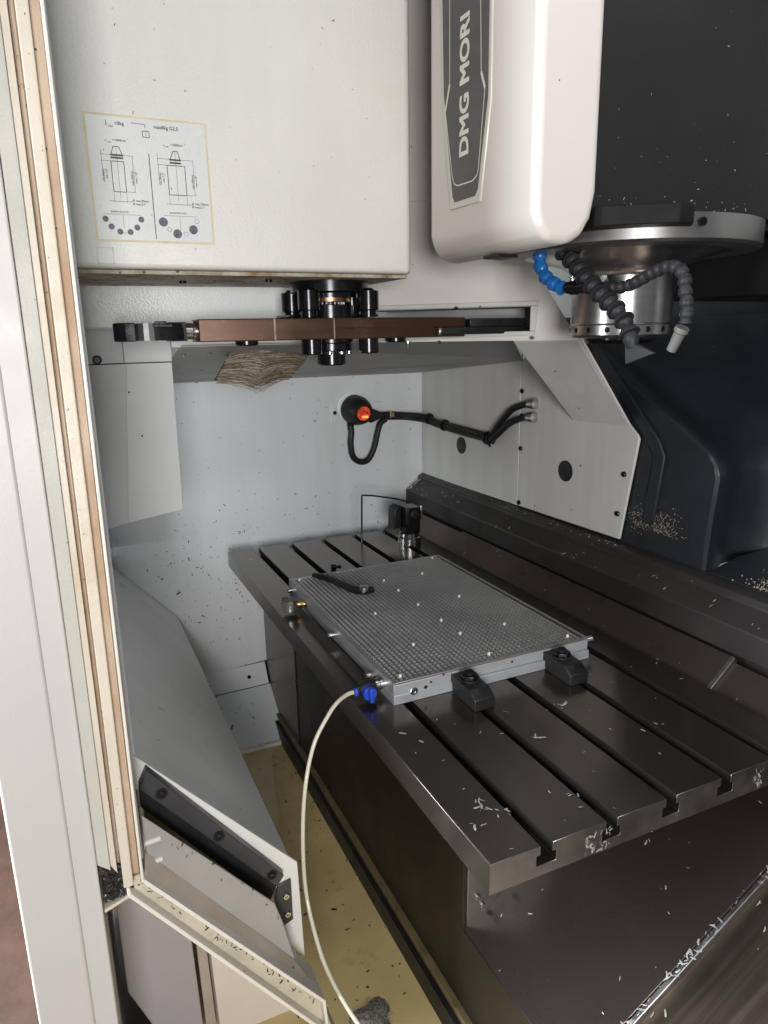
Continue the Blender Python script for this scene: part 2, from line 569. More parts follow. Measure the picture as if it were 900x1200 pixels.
# =================================================================== SETTING
f = MB().box(-4200, 4200, -4200, 3200, -906, -900).build("workshop_floor", 'floor')
tag(f, kind='structure')
p = MB().box(-1476, 320, -330, 118, -640, -600).build("coolant_pool", 'coolant')
tag(p, kind='structure')

# =================================================================== ENCLOSURE
enc = thing("machine_enclosure", (-1480, 200, -900), "grey white sheet metal lining of the machining chamber behind the table", "enclosure")
MB().prism('x', [(-345, -415), (-70, -428), (107, -418), (692, -404), (692, 560), (-345, 560)], -1492, -1480).build("lining_wall", 'wall', enc, .8)
# lower ledge and chute that lead down into the pool
MB().slab([(-1480, -345, -432), (-1442, -345, -486), (-1440, 118, -478), (-1479, 118, -420)], 3).build("ledge_strip", 'wall', enc, .8)
MB().slab([(-1440, -345, -489), (-1288, -345, -592), (-1284, 122, -592), (-1440, 122, -480)], 3).build("chute_plate", 'wall', enc, .8)
MB().slab([(-1288, -345, -588), (-1278, -345, -588), (-1276, 124, -588), (-1285, 124, -588)], 16).build("chute_lip", 'apronw', enc, 1)
for q in ((-1458, 60, -453), (-1462, -66, -458)):
    piece("screw", screw_me, enc, q, look((.8, 0, .6)))
# sloped underside between hood and chamber wall
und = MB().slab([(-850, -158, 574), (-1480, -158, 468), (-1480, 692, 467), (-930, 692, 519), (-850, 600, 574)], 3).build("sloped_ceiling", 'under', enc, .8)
for q in [(-1270, -98, 503), (-1201, -59, 514), (-1460, -28, 471), (-1420, -60, 477), (-941, -141, 558), (-928, -91, 560), (-1197, 221, 515), (-1205, 254, 514), (-1440, 285, 475), (-1445, 316, 473)]:
    piece("small_screw", small_screw_me, und, (q[0], q[1], 574 + (q[0] + 850) * .1683 - 1), look((.16, 0, -1)))
# band behind the tool arm and the lip under it
MB().box(-870, -850, -345, 228, 610, 780).build("textured_band", 'band', enc, 3)
MB().box(-884, -871, -174, 228, 573, 612).build("band_lip", 'pillar', enc, 1)
# hood set at an angle to the right of the arm
A_, B_ = Vector((-856, 231, 0)), Vector((-548, 545, 0))
hd = (B_ - A_).normalized()
hn = Vector((hd.y, -hd.x, 0))


def hp(t, z, o=0):
    q = A_ + (B_ - A_) * t + hn * o
    return (q.x, q.y, z)


hood = thing("angled_hood", hp(.5, 574), "pale angled sheet hood with a framed slot beside the spindle head", "hood")
hb = MB()
hb.slab([hp(0, 640), hp(.902, 640), hp(.86, 668), hp(.74, 750), hp(.74, 846.5), hp(0, 846.5)], 4)
hb.slab([hp(0, 574), hp(1, 574), hp(.973, 592), hp(0, 592)], 4)
hb.slab([hp(.80, 592), hp(.973, 592), hp(.902, 640), hp(.80, 640)], 4)
hb.build("hood_panel", 'hoodp', hood)
MB().slab([hp(0, 847.3), hp(.74, 847.3), hp(.74, 1400), hp(0, 1400)], 4).build("hood_panel", 'hoodp', hood, 1.5)
MB().slab([hp(0, 640, 7), hp(.82, 640, 7), hp(.82, 649, 7), hp(0, 649, 7)], 6.5).build("slot_frame", 'panel', hood, 1.2)
MB().slab([hp(0, 576, 7), hp(.81, 584, 7), hp(.81, 592, 7), hp(0, 590, 7)], 6.5).build("slot_frame", 'panel', hood, 1.2)
MB().slab([hp(.788, 592.3, 7), hp(.812, 592.3, 7), hp(.82, 639.7, 7), hp(.788, 639.7, 7)], 6.5).build("slot_frame", 'panel', hood, 1.2)
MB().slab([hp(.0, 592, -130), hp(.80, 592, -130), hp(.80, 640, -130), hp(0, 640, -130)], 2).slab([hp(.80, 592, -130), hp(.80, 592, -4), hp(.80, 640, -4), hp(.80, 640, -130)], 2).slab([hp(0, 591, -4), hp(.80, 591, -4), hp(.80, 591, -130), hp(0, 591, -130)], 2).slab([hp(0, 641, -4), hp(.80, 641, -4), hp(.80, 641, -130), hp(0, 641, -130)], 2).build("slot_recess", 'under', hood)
MB().slab([(-640, 457, 573), (-726, 688, 391), (-552, 688, 396), (-548, 545, 574)], 4).build("deflector_sheet", 'panel', hood, 1.2)
MB().slab([(-548, 543, 576), (-552, 686, 397), (-543, 688, 396), (-539, 546, 575)], 4).build("deflector_flange", 'apronw', hood, 1)
for t, z in ((.45, 641), (.37, 574), (.80, 580)):
    piece("small_screw", small_screw_me, hood, hp(t, z, 6), look((.3, -.3, -1)))

# panels against the column
for poly, nm in (([(-1479, 136), (-937, 143), (-937, 522), (-1479, 470)], "l"), ([(-933, 143), (-557, 148), (-519, 372), (-524, 380), (-548, 399), (-933, 640)], "r")):
    ap = MB().prism('y', poly, 690, 696).build("access_panel", 'panel', enc, 1.5)
    if nm == "l":
        ap['label'] = "narrow grey panel with an oval plug, next to the chamber corner"
        plug, scr = [(-1225, 265)], []
    else:
        ap['label'] = "wide grey panel with chamfered corner and round plug"
        plug, scr = [(-745, 268)], [(-927, 444), (-925, 382), (-926, 297), (-926, 153), (-565, 204), (-553, 293)]
    for x, z in plug:
        MB().lathe((x, 690, z), (0, -1, 0), [(25, 0), (25, 2.5), (21, 3.5), (.01, 1.0)], 28).build("hole_plug", 'hole', ap)
    for x, z in scr:
        piece("screw", screw_me, ap, (x, 689.5, z), look((0, -1, 0)))

# pillar cover hanging at the front corner
pc = MB()
pc.hexa([(-1000, -279, 204), (-1000, -161, 220), (-1300, -161, 220), (-1300, -279, 204)], [(-1000, -249, 541), (-1000, -157, 541), (-1300, -157, 541), (-1300, -249, 541)])
pc.hexa([(-975, -345, 196), (-1000, -279, 204), (-1300, -279, 204), (-1300, -345, 196)], [(-975, -345, 541), (-1000, -249, 541), (-1300, -249, 541), (-1300, -345, 541)])
pcover = pc.build("pillar_cover", 'pillar', enc, 1.2)
MB().box(-1300, -995, -252, -157, 543, 640).build("pillar_cover_cap", 'pillar', enc, 1)
MB().hexa([(-973, -345, 543), (-996, -253, 543), (-1300, -253, 543), (-1300, -345, 543)], [(-973, -345, 640), (-996, -253, 640), (-1300, -253, 640), (-1300, -345, 640)]).build("pillar_cover_cap", 'pillar', enc, 1)
piece("screw", lathe_mesh("big_screw", [(9, 0), (9, 2), (6, 2.5), (6, 5), (3, 5), (3, 2.5), (.01, 2.5)], 'oxide', 16), enc, (-982, -305, 551), look((1, 0, 0)))
# roof and front sheet of the enclosure
MB().box(-1480, 700, -350, 1100, 1400, 1406).build("roof_sheet", 'wall', enc)
WX0, WX1, WZ0, WZ1 = -1330, -430, 110, 1150        # the big pane of the opened door
fs = MB()
fs.box(-1480, WX0, -356, -349, 22, 1400)
fs.box(WX1, -345, -356, -349, 22, 1400)
fs.box(WX0, WX1, -356, -349, 22, WZ0)
fs.box(WX0, WX1, -356, -349, WZ1, 1400)
fs.build("front_sheet", 'wall', enc)
MB().box(-1480, -455, -346, -341, -900, 10).build("light_stop_wall", 'wall', enc)  # unseen wall added to keep daylight from leaking in below the apron
MB().box(WX0, WX1, -354, -351, WZ0, WZ1).build("door_pane", 'glass', enc)
MB().box(-1500, -1494, -345, 700, -700, -380).build("lining_back", 'rubber', enc)
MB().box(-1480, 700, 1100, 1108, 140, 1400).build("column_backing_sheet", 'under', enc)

# =================================================================== MAGAZINE COVER with the tool diagram
mag = thing("magazine_cover", (-700, -70, 690), "big white cover box with the printed tool diagram, above the tool arm", "cover")
MB().prism('z', [(-560, -328), (-560, 186), (-575, 196), (-850, 196), (-850, -349), (-572, -349), (-566, -342)], 691, 1390).build("cover_body", 'cover', mag, 7, 4)
MB().box(-846, -578, -340, 190, 684.5, 690.5).build("cover_underside", 'dirty', mag, 1)
for q in ((-698, -172, 684), (-640, -40, 684), (-760, 60, 684)):
    piece("screw", screw_me, mag, q, look((0, 0, -1)))
em = MB()
for y0, y1, z0, z1 in ((-311, -289, 718, 719), (-311, -289, 697, 698), (-311, -310, 697, 719), (-290, -289, 697, 719)):
    em.box(-560.2, -559.2, y0, y1, z0, z1)
em.build("square_outline", 'doorg', mag)
lab = MB().prism('x', [(-311, 893), (-144, 893), (-143, 727), (-310, 727)], -560, -559.6).build("diagram_label", 'paperedge', mag, smooth=0)
MB().prism('x', [(-308, 890), (-147, 890.5), (-146, 730), (-307, 729.5)], -559.7, -559.3).build("label_film", 'paper', lab, smooth=0)

XI = -559.15
ln = MB()


def seg2(a, b, w=.55, x=XI):
    a, b = Vector((x, *a)), Vector((x, *b))
    t = (b - a).normalized()
    n = Vector((1, 0, 0)).cross(t) * w * .72
    ln.quad(a + n, a - n, b - n, b + n)


def poly2(pts, w=.55):
    for a, b in zip(pts, pts[1:]):
        seg2(a, b, w)


# left tool
poly2([(-279, 842), (-275, 852), (-268, 852), (-264, 842)], .7)
for z in (841, 837.5):
    seg2((-280, z), (-263, z), 1.6)
poly2([(-280, 833), (-280, 793.5), (-263, 793.5), (-263, 833), (-280, 833)], .7)
seg2((-271.5, 850), (-271.5, 786), .3)
seg2((-294, 841), (-280, 841), .35)
seg2((-293, 833), (-280, 833), .35)
seg2((-292, 846), (-292, 806), .35)
seg2((-263, 841), (-250, 841), .35)
seg2((-251, 841), (-251, 794), .35)
seg2((-263, 794), (-250, 794), .35)
seg2((-280, 792), (-280, 779), .3)
seg2((-263, 792), (-263, 779), .3)
seg2((-287, 781), (-256, 781), .4)
# right tool
poly2([(-199, 841), (-194, 852), (-188, 852), (-185, 841)], .7)
for z in (840.5, 836.5):
    seg2((-200, z), (-184, z), 1.6)
poly2([(-204, 833), (-204, 793.5), (-179, 793.5), (-179, 833), (-204, 833)], .7)
seg2((-191.5, 851), (-191.5, 786), .3)
seg2((-217, 841), (-200, 841), .35)
seg2((-217, 833), (-204, 833), .35)
seg2((-216.5, 848), (-216.5, 806), .35)
seg2((-184, 841), (-166, 841), .35)
seg2((-167, 841), (-167, 794), .35)
seg2((-179, 794), (-165, 794), .35)
seg2((-204, 792), (-204, 779), .3)
seg2((-179, 792), (-179, 779), .3)
seg2((-209, 781), (-171, 781), .4)
# divider, notes box, magazine arcs
seg2((-228, 846), (-228, 732), .8)
poly2([(-249, 884), (-230, 883.5), (-230, 879)], .5)
poly2([(-234, 875), (-225, 875), (-225, 867), (-234, 867), (-234, 875)], .6)
seg2((-229.5, 875), (-229.5, 868), .35)
seg2((-296, 763.5), (-247, 763.5), .3)
seg2((-271, 763), (-271, 746), .3)
seg2((-276, 739), (-265, 739), .3)
seg2((-214, 765), (-166, 765), .3)
seg2((-192, 764), (-192, 746), .3)
ln.build("printed_lines", 'ink', lab, smooth=0, recalc=False)
Y_, Z_ = (0, 1, 0), (0, 0, 1)
XT = -559.1
for s_, o_, h_ in (("J", (-283, 880), 5), ("max", (-279, 876.5), 2.6), ("≤8kg", (-270, 880), 4.2), ("max8kg G2.5", (-218, 879.5), 4.4),
                   ("n", (-285, 858), 2.6), ("max", (-282, 856.5), 1.9), ("=10000min", (-275, 859), 2.7), ("-1", (-256, 861.5), 1.8),
                   ("n", (-207, 858), 2.6), ("max", (-204, 856.5), 1.9), ("=10000min", (-197, 859), 2.7), ("-1", (-178, 861.5), 1.8),
                   ("Ø max.80mm", (-256, 781.5), 2.8), ("Ø max.3.1\"", (-256, 777), 2.8),
                   ("Ø max.130mm", (-173, 781.5), 2.8), ("Ø max.5.1\"", (-173, 777), 2.8),
                   ("SK40/BT40/CAT40", (-287, 766), 2.1), ("SK40/BT40/CAT40", (-206, 768), 2.1)):
    tx = MB()
    text_into(tx, s_, (XT, *o_), Y_, Z_, h_, None, .02)
    tx.build("printed_text", 'ink', lab, smooth=0, recalc=False)
for s_, o_ in (("min.30mm", (-290, 806)), ("min.1.2\"", (-286, 810)), ("max.300mm", (-252, 803)), ("max.11.8\"", (-247, 806)),
               ("min.30mm", (-213.5, 806)), ("min.1.2\"", (-209, 810)), ("max.300mm", (-168, 803)), ("max.11.8\"", (-163, 806))):
    tx = MB()
    text_into(tx, s_, (XT, *o_), Z_, (0, -1, 0), 2.7, None, .02)
    tx.build("printed_text", 'ink', lab, smooth=0, recalc=False)


def disc(y, z, r, x=XI, ring=False):
    dots = MB()
    n = 20
    o = [(x, y + r * math.cos(6.2832 * k / n), z + r * math.sin(6.2832 * k / n)) for k in range(n)]
    if not ring:
        dots.quad(*o)
    else:
        i = [(x, y + (r - .5) * math.cos(6.2832 * k / n), z + (r - .5) * math.sin(6.2832 * k / n)) for k in range(n)]
        for k in range(n):
            dots.quad(o[k], o[(k + 1) % n], i[(k + 1) % n], i[k])
    dots.build("printed_dot", 'inkg', lab, smooth=0, recalc=False)


for y, z in ((-295, 757), (-288, 747), (-277, 740.5), (-263, 740.5), (-253, 747), (-246.5, 758)):
    disc(y, z, 4.1)
for y, z in ((-216, 756), (-197, 740.5), (-173.5, 747)):
    disc(y, z, 6.4)
for y, z in ((-208, 746), (-184.5, 740.5), (-167.5, 759)):
    disc(y, z, 3.3, ring=True)

# =================================================================== TOOL CHANGE ARM
arm = thing("tool_change_arm", (-640, 90, 690), "brown steel tool changer arm with black grippers under the white cover", "tool arm")
AX, AY = -690, 87
MB().lathe((AX, AY, 690), (0, 0, -1), [(71, 0), (71, 24), (66, 27), (52, 27), (52, 34)], 48).build("mounting_flange", 'oxide', arm, smooth=30)
MB().lathe((AX, AY, 660), (0, 0, -1), [(37, 0), (37, 10), (34, 11)], 40).build("bronze_ring", 'bronze', arm, smooth=30)
g = MB()
for k in range(22):
    a = 6.2832 * k / 22
    g.cyl((AX + 27 * math.cos(a), AY + 27 * math.sin(a), 650), (AX + 27 * math.cos(a), AY + 27 * math.sin(a), 640), 3.2, n=8)
g.cyl((AX, AY, 649), (AX, AY, 630), 26, n=32)
g.build("gear_coupling", 'oxide', arm, smooth=30)
MB().lathe((AX, AY, 645), (0, 0, -1), [(30, 0), (44, 2), (44, 26)], 40).build("arm_hub", 'oxide', arm, smooth=30)
for dx, dy in ((48, -57), (48, 56), (-40, -60), (-40, 60)):
    MB().lathe((AX + dx, AY + dy, 667), (0, 0, -1), [(7, -5), (12, -1), (19, 0), (19, 32), (14, 34), (14, 45)], 24).build("guide_pin", 'oxide', arm, smooth=30)
for sgn in (-1, 1):
    MB().box(AX - 60, AX + 20, AY + sgn * 62 - 22, AY + sgn * 62 + 26, 623, 628).build("retainer_plate", 'oxide', arm, 1)
# beam: octagonal plan, seen edge-on
plan = [(-655, -160), (-640, -34), (-634, 73), (-640, 196), (-660, 290), (-668, 362), (-730, 362), (-738, 196), (-745, 73), (-738, -34), (-722, -160)]
MB().prism('z', plan, 584, 621).build("arm_beam", 'arm', arm, 1.8, 2)
MB().box(-639.5, -637.6, -35.5, -32.8, 585, 620).build("chamfer_edge", 'armend', arm)
MB().box(-635, -633.2, 71.8, 74, 585, 620).build("chamfer_edge", 'armend', arm)
MB().prism('x', [(77, 603), (190, 602.4), (190, 603.2), (77, 603.8)], -639, -633).build("beam_joint", 'black', arm)
# gripper on the left: collar, claw with open mouth
MB().lathe((-688, -160, 602), (0, -1, 0), [(17, 0), (17, 4), (14, 5), (14, 22)], 28).build("gripper_collar", 'spindle', arm)
gr = MB()
nn = 40
for (r0, r1, z0, z1) in ((46, 66, 588, 598), (42, 66, 598, 608), (48, 64, 608, 615)):
    ring = []
    a0, a1 = math.radians(-60), math.radians(240)
    for k in range(nn):
        a = a0 + (a1 - a0) * k / (nn - 1)
        ring.append(a)
    for k in range(nn - 1):
        q = []
        for a, r in ((ring[k], r0), (ring[k], r1), (ring[k + 1], r1), (ring[k + 1], r0)):
            q.append((-690 + r * math.cos(a) * .9, -236 + r * math.sin(a) * .90))
        gr.hexa([(x, y, z0) for x, y in q], [(x, y, z1) for x, y in q])
gr.box(-712, -664, -205, -178, 586, 617)
gl = gr.build("gripper_claw", 'black', arm, smooth=30)
MB().prism('z', [(-660, -294), (-645, -288), (-636, -277), (-634, -262), (-640, -262), (-652, -278)], 587, 616).build("claw_tip", 'clamp', gl, 1.5)
MB().box(-634, -628, -236, -206, 609, 613).build("claw_key", 'clamp', gl, .6)
MB().box(-634, -629, -232, -214, 613, 618).build("claw_key", 'clamp', gl, .6)
# gripper on the right: flat black jaw below the beam end
gr = MB()
gr.prism('z', [(-640, 287), (-636, 300), (-646, 492), (-664, 500), (-700, 496), (-700, 470), (-716, 440), (-716, 290)], 588, 602)
gr.prism('z', [(-660, 368), (-652, 400), (-650, 493), (-664, 500), (-700, 496), (-716, 440), (-716, 368)], 602, 618)
gr.build("gripper_jaw", 'black', arm, 1.6, smooth=30)
MB().box(-639, -634.5, 286, 291, 588, 601).build("jaw_edge", 'steel', arm, .8)
# knobs under the beam
MB().lathe((AX, AY, 584), (0, 0, -1), [(42, 0), (42, 6), (39, 8), (39, 20), (27, 22), (27, 24), (26, 24), (26, 45), (23, 47)], 40).build("lower_hub", 'oxide', arm, smooth=30)
for k in range(10):
    a = 6.2832 * (k + .3) / 10
    piece("bolt", bolt_me, arm, (AX + 35 * math.cos(a), AY + 35 * math.sin(a), 562), look((0, 0, -1)))
for dx, dy in ((46, -54), (46, 56)):
    MB().lathe((AX + dx, AY + dy, 584), (0, 0, -1), [(18, 0), (18, 24), (16.5, 26)], 24).build("guide_pin", 'oxide', arm, smooth=30)
for y in (-74, 215):
    MB().lathe((-680, y, 584), (0, 0, -1), [(20, 0), (20, 6), (18, 8)], 24).build("stop_button", 'oxide', arm, smooth=30)
MB().lathe((-662, 232, 577), (0, 0, -1), [(7, 0), (7, 3), (4, 5), (3, 13), (1, 15)], 14).build("grease_nipple", 'steel', arm)

# =================================================================== STRIP BRUSH under the hood
brush = thing("strip_brush", (-930, 40, 575), "dirty brown bristle brush hanging under the sloped ceiling behind the arm", "brush")
BT, BB = Vector((-890, 16, 570)), Vector((-890, -4, 483))            # ridge where the two rows of bristles meet
LT, LB = Vector((-930, -48, 556)), Vector((-930, -79, 500))
RT, RB = Vector((-930, 122, 549)), Vector((-930, 78, 503))
for T_, B_2 in ((LT, LB), (RT, RB)):
    for mname, cnt in (('bristled', 190), ('bristle', 150), ('bristlel', 60)):
        br = MB()
        for k in range(cnt):
            t = random.random()
            a = T_.lerp(B_2, t) + Vector((random.gauss(0, 2), random.gauss(0, 2.5), random.gauss(0, 3)))
            t2 = min(1.10, max(.0, t * random.uniform(.9, 1.08) + random.gauss(0, .05)))
            b = BT.lerp(BB, t2) + Vector((random.gauss(0, 4), random.gauss(0, 6), random.gauss(0, 4)))
            mid = a.lerp(b, .5) + Vector((random.gauss(5, 3), 0, random.gauss(6, 2.5)))
            q1, q3 = a.lerp(mid, .5) + Vector((1, 0, 1.5)), mid.lerp(b, .5) + Vector((1, 0, 1.5))
            w = Vector((.1, .15, .9)) * random.uniform(.3, .75)
            ring = [a, q1, mid, q3, b]
            vs = []
            for i, q in enumerate(ring):
                ww = w * (1 if i < 4 else .4)
                vs += [q - ww, q + ww]
            br.add(vs, [(2 * i, 2 * i + 1, 2 * i + 3, 2 * i + 2) for i in range(4)])
        bo = br.build("bristles", mname, brush, smooth=0, recalc=False)
        bo['kind'] = 'stuff'
MB().hexa([LB + Vector((-14, 5, 5)), BB + Vector((-20, 0, 6)), RB + Vector((-14, -5, 5)), RB + Vector((-50, -3, 0)), LB + Vector((-50, 3, 0))],
          [LT + Vector((-14, 5, 0)), BT + Vector((-20, 0, 0)), RT + Vector((-14, -5, 0)), RT + Vector((-50, -3, -8)), LT + Vector((-50, 3, -8))]).build("bristle_core", 'bristlecore', brush, smooth=0)
MB().slab([RT + Vector((2, 2, 0)), RB + Vector((2, 2, 0)), RB + Vector((-50, 2, 0)), RT + Vector((-50, 2, -8))], 2).build("brush_back", 'rubber', brush)

# =================================================================== SPINDLE HEAD
head = thing("spindle_head", (-374, 487, 750), "black milling spindle head with cream cowling and lettered name plate", "spindle head")
MB().prism('x', [(200, 1390), (200, 744), (207, 722), (224, 706), (256, 703), (280, 714), (296, 738), (303, 772), (303, 1390)], -517, -231).build("cowling", 'cowl', head, 22, 5, smooth=50)
MB().box(-503, -236, 296, 1090, 751, 1390).build("head_casting", 'blackp', head, 3)
MB().prism('z', [(-500, 300), (-216, 300), (-160, 380), (-160, 405), (-230, 470), (-500, 470)], 727, 751.5).build("head_foot", 'matte', head, 1.5)
MB().box(-495, -262, 470, 1090, 741, 752).build("head_foot", 'blackp', head, 1.5)
np_ = MB().prism('y', [(-478, 1385), (-477, 1071), (-469, 922), (-444, 775), (-358, 774), (-334, 901), (-334, 1385)], 201, 197.6).build("name_plate", 'platef', head, 1.4)
MB().prism('y', [(-468, 1385), (-468, 1067), (-463, 941), (-435, 792), (-429, 784), (-372, 784), (-364, 792), (-341, 906), (-341, 1385)], 198, 196.9).build("plate_face", 'plate', np_, smooth=0)
pin = MB()
pl = [(-446, 1385), (-446, 1059), (-445, 949), (-458, 916), (-436, 822), (-430, 810), (-420, 806), (-378, 805), (-366, 810), (-362, 818), (-348, 918), (-358, 940), (-362, 1027), (-362, 1385)]
for i, (a, b) in enumerate(zip(pl, pl[1:])):
    a, b = Vector((a[0], 196.7, a[1])), Vector((b[0], 196.7, b[1]))
    t = (b - a).normalized()
    n = t.cross(Vector((0, 1, 0))) * (2.2 if i in (2, 10) else .9)
    pin.quad(a + n, b + n, b - n, a - n)
pin.build("pinstripe", 'letter', np_, smooth=0, recalc=False)
nt_ = MB()
for k, (du, dv) in enumerate(((0, 0), (1.3, 0), (-1.3, 0), (0, 1.2), (0, -1.2), (1, 1), (-1, -1), (1, -1), (-1, 1))):
    text_into(nt_, "DMG MORI", (-391 - dv, 196.7 - .02 * k, 845 + du), (0, 0, 1), (-1, 0, 0), 24, 180)
nt_.build("lettering", 'letter', np_, smooth=0, recalc=False)
SX, SY = -374, 487
fl = MB().lathe((SX, SY, 746), (0, 0, -1), [(150, 0), (202, 0), (202, 33), (197, 37), (150, 38), (128, 41), (122, 46)], 72).build("flange_ring", 'dull', head, smooth=30)
for a in (-14,):
    r = math.radians(a)
    piece("screw", screw_me, head, (SX + 204 * math.cos(r), SY + 204 * math.sin(r), 733), look((math.cos(r), math.sin(r), 0)))
MB().lathe((SX, SY, 706), (0, 0, -1), [(168, -6), (160, -2), (126, 5), (100, 13), (87, 21), (82, 28), (81, 32), (81, 104), (80, 105.5), (81, 107), (81, 122), (77, 126), (70, 127)], 72).build("spindle_nose", 'spindle', head, smooth=30)
MB().lathe((SX, SY, 579), (0, 0, -1), [(58, -3), (58, 3), (52, 9), (30, 9), (26, -3)], 48).build("spindle_collar", 'oxide', head, smooth=30)
for k in range(16):
    r = 6.2832 * (k + .5) / 16
    piece("bolt", dark_screw_me, head, (SX + 80.4 * math.cos(r), SY + 80.4 * math.sin(r), 592), look((math.cos(r), math.sin(r), 0)))
MB().box(-520, 200, 720, 1090, 644, 738).build("head_slide", 'blackp', head, 4)
MB().box(-390, -352, 225, 262, 699, 703.5).build("cowling_clip", 'rubber', head, 1)

# =================================================================== COOLANT HOSES (jointed)
cone_me = lathe_mesh("hose_segment", [(5, -3), (9.6, -1), (11.8, 3), (10.6, 7), (8.0, 9.5), (8.6, 11), (14.6, 18.5), (14.8, 21.5), (11, 22)], 'hose', 18, 40)
bead_me = lathe_mesh("hose_segment", [(4, -2), (7.6, -.5), (9.0, 3.5), (8.6, 7), (6.6, 9.5), (6.8, 11), (8.6, 14), (8.6, 15.5), (7, 16)], 'hose', 18, 40)
blue_me = lathe_mesh("hose_segment", [(4, -3), (9, -1), (10.8, 4), (10.2, 9), (8.2, 12), (8.8, 15), (11.2, 21), (11.2, 23), (9, 23.5)], 'blue', 18, 40)


def chain(pts, step):
    """points every `step` mm along a smoothed path"""
    P = [Vector(p) for p in pts]
    dense = []
    for i in range(len(P) - 1):
        p0, p1, p2, p3 = P[max(i - 1, 0)], P[i], P[i + 1], P[min(i + 2, len(P) - 1)]
        for k in range(20):
            t = k / 20
            dense.append(.5 * ((2 * p1) + (p2 - p0) * t + (2 * p0 - 5 * p1 + 4 * p2 - p3) * t * t + (3 * p1 - p0 - 3 * p2 + p3) * t ** 3))
    dense.append(P[-1])
    out, acc = [dense[0]], 0
    for a, b in zip(dense, dense[1:]):
        acc += (b - a).length
        if acc >= step:
            out.append(b)
            acc = 0
    return out


def hose(label, pts, step, me, root):
    h = thing("coolant_hose", root, label, "hose", "jointed coolant hoses on the spindle head")
    q = chain(pts, step)
    for a, b in zip(q, q[1:]):
        piece("hose_segment", me, h, a, look(b - a))
    return h, q


hA, qA = hose("dark jointed coolant hose ending in a flat triangular nozzle",
              [(-368, 340, 722), (-353, 346, 709), (-322, 346, 688), (-292, 346, 662), (-256, 346, 637), (-232, 346, 621), (-212, 346, 603), (-198, 346, 582)], 21, cone_me, (-368, 340, 740))
MB().lathe((-366, 339, 742), (.4, 0, -1), [(13, 0), (13, 12), (10, 16)], 20).build("hose_socket", 'hose', hA)
ex = qA[-1]
MB().lathe(ex, (.35, 0, -1), [(8, -4), (10, 0), (11.5, 8), (9, 14), (7, 20)], 18).build("nozzle_socket", 'hose', hA)
MB().hexa([(ex.x - 3, 340, ex.z - 12), (ex.x + 14, 340, ex.z - 14), (ex.x + 14, 352, ex.z - 14), (ex.x - 3, 352, ex.z - 12)], [(-203, 343, 545), (-152, 343, 561), (-152, 349, 561), (-203, 349, 545)]).build("fan_nozzle", 'nozg', hA, 1)
hB, qB = hose("long arched dark jointed coolant hose with a pale round nozzle",
              [(-318, 352, 664), (-300, 360, 656), (-261, 366, 651), (-238, 370, 652), (-216, 370, 658), (-190, 370, 667), (-165, 370, 672), (-146, 370, 669), (-135, 370, 657), (-132, 370, 640), (-127, 370, 622), (-126, 370, 604), (-132, 370, 592)], 13.5, bead_me, (-318, 352, 680))
MB().lathe((-132, 370, 592), (-.55, 0, -1), [(9, -2), (9.5, 4), (7.5, 6), (6.4, 32), (4.5, 32), (4.5, 20)], 20).build("round_nozzle", 'nozw', hB)
hC, qC = hose("short bright blue jointed coolant hose below the cream cowling",
              [(-393, 318, 728), (-392, 330, 712), (-388, 330, 690), (-372, 332, 671), (-342, 336, 656), (-328, 340, 654)], 20, blue_me, (-393, 318, 735))
MB().lathe((-330, 339, 655), (1, .2, 0), [(9, 0), (9, 6), (11, 7), (11, 17), (8, 18), (8, 26), (10, 27), (10, 36)], 18).build("swivel_fitting", 'oxide', hC)
MB().lathe((-318, 338, 662), (0, -.2, 1), [(3, 0), (3, 6), (4.5, 7), (4.5, 9)], 12).build("fitting_screw", 'steel', hC)

# =================================================================== COLUMN
col = thing("machine_column", (-300, 900, 140), "dark blue painted machine column with sloped rib behind the table", "machine column")
edge = [(-735, 620), (-699, 558), (-354, 368), (-332, 345), (-326, 320), (-332, 250), (-337, 170), (-337, 136)]
leg = MB()
offs = [(700, -6), (704, 0), (735, -4), (775, -26), (815, -30), (865, 0), (930, 70), (1000, 170), (1060, 300)]
vs, fs = [], []
for (x, z) in edge:
    for (y, dx) in offs:
        vs.append((x + dx, y, z))
no = len(offs)
for i in range(len(edge) - 1):
    for j in range(no - 1):
        fs.append((i * no + j, i * no + j + 1, (i + 1) * no + j + 1, (i + 1) * no + j))
leg.add(vs, fs)
leg.build("rib_flank", 'navy', col, smooth=60)
MB().prism('y', [(x - 6, z) for x, z in edge] + [(-560, 136), (-950, 136), (-950, 620)], 700, 712).build("rib_face", 'navy', col, 1)
MB().prism('y', [(-720, 590), (-690, 590), (-470, 375), (-452, 345), (-470, 200), (-500, 200), (-482, 340), (-498, 362)], 694, 701).build("rib_bead", 'navy', col, 3, 2)
MB().box(-950, 800, 1060, 1080, 130, 760).build("column_web", 'navy', col, 2)
MB().prism('x', [(700, 140), (780, 160), (1062, 172), (1062, 128), (700, 128)], -332, 800).build("column_foot", 'navy', col, 4, 3)
cr = MB()
for k in range(420):
    if random.random() < .62:
        x, z = random.gauss(-450, 26), 185 + abs(random.gauss(0, 22))
    else:
        x, z = random.gauss(-520, 16), 205 + random.gauss(0, 14)
    s_ = .5 + 1.9 * random.random() ** 2
    cr.hexa([(x + s_ * random.uniform(.4, 1) * math.cos(a), 700.0, z + s_ * random.uniform(.4, 1.5) * math.sin(a)) for a in (0, 1.2, 2.6, 3.9, 5.1)],
            [(x + s_ * .4 * math.cos(a), 698.8, z + s_ * .5 * math.sin(a)) for a in (0, 1.2, 2.6, 3.9, 5.1)])
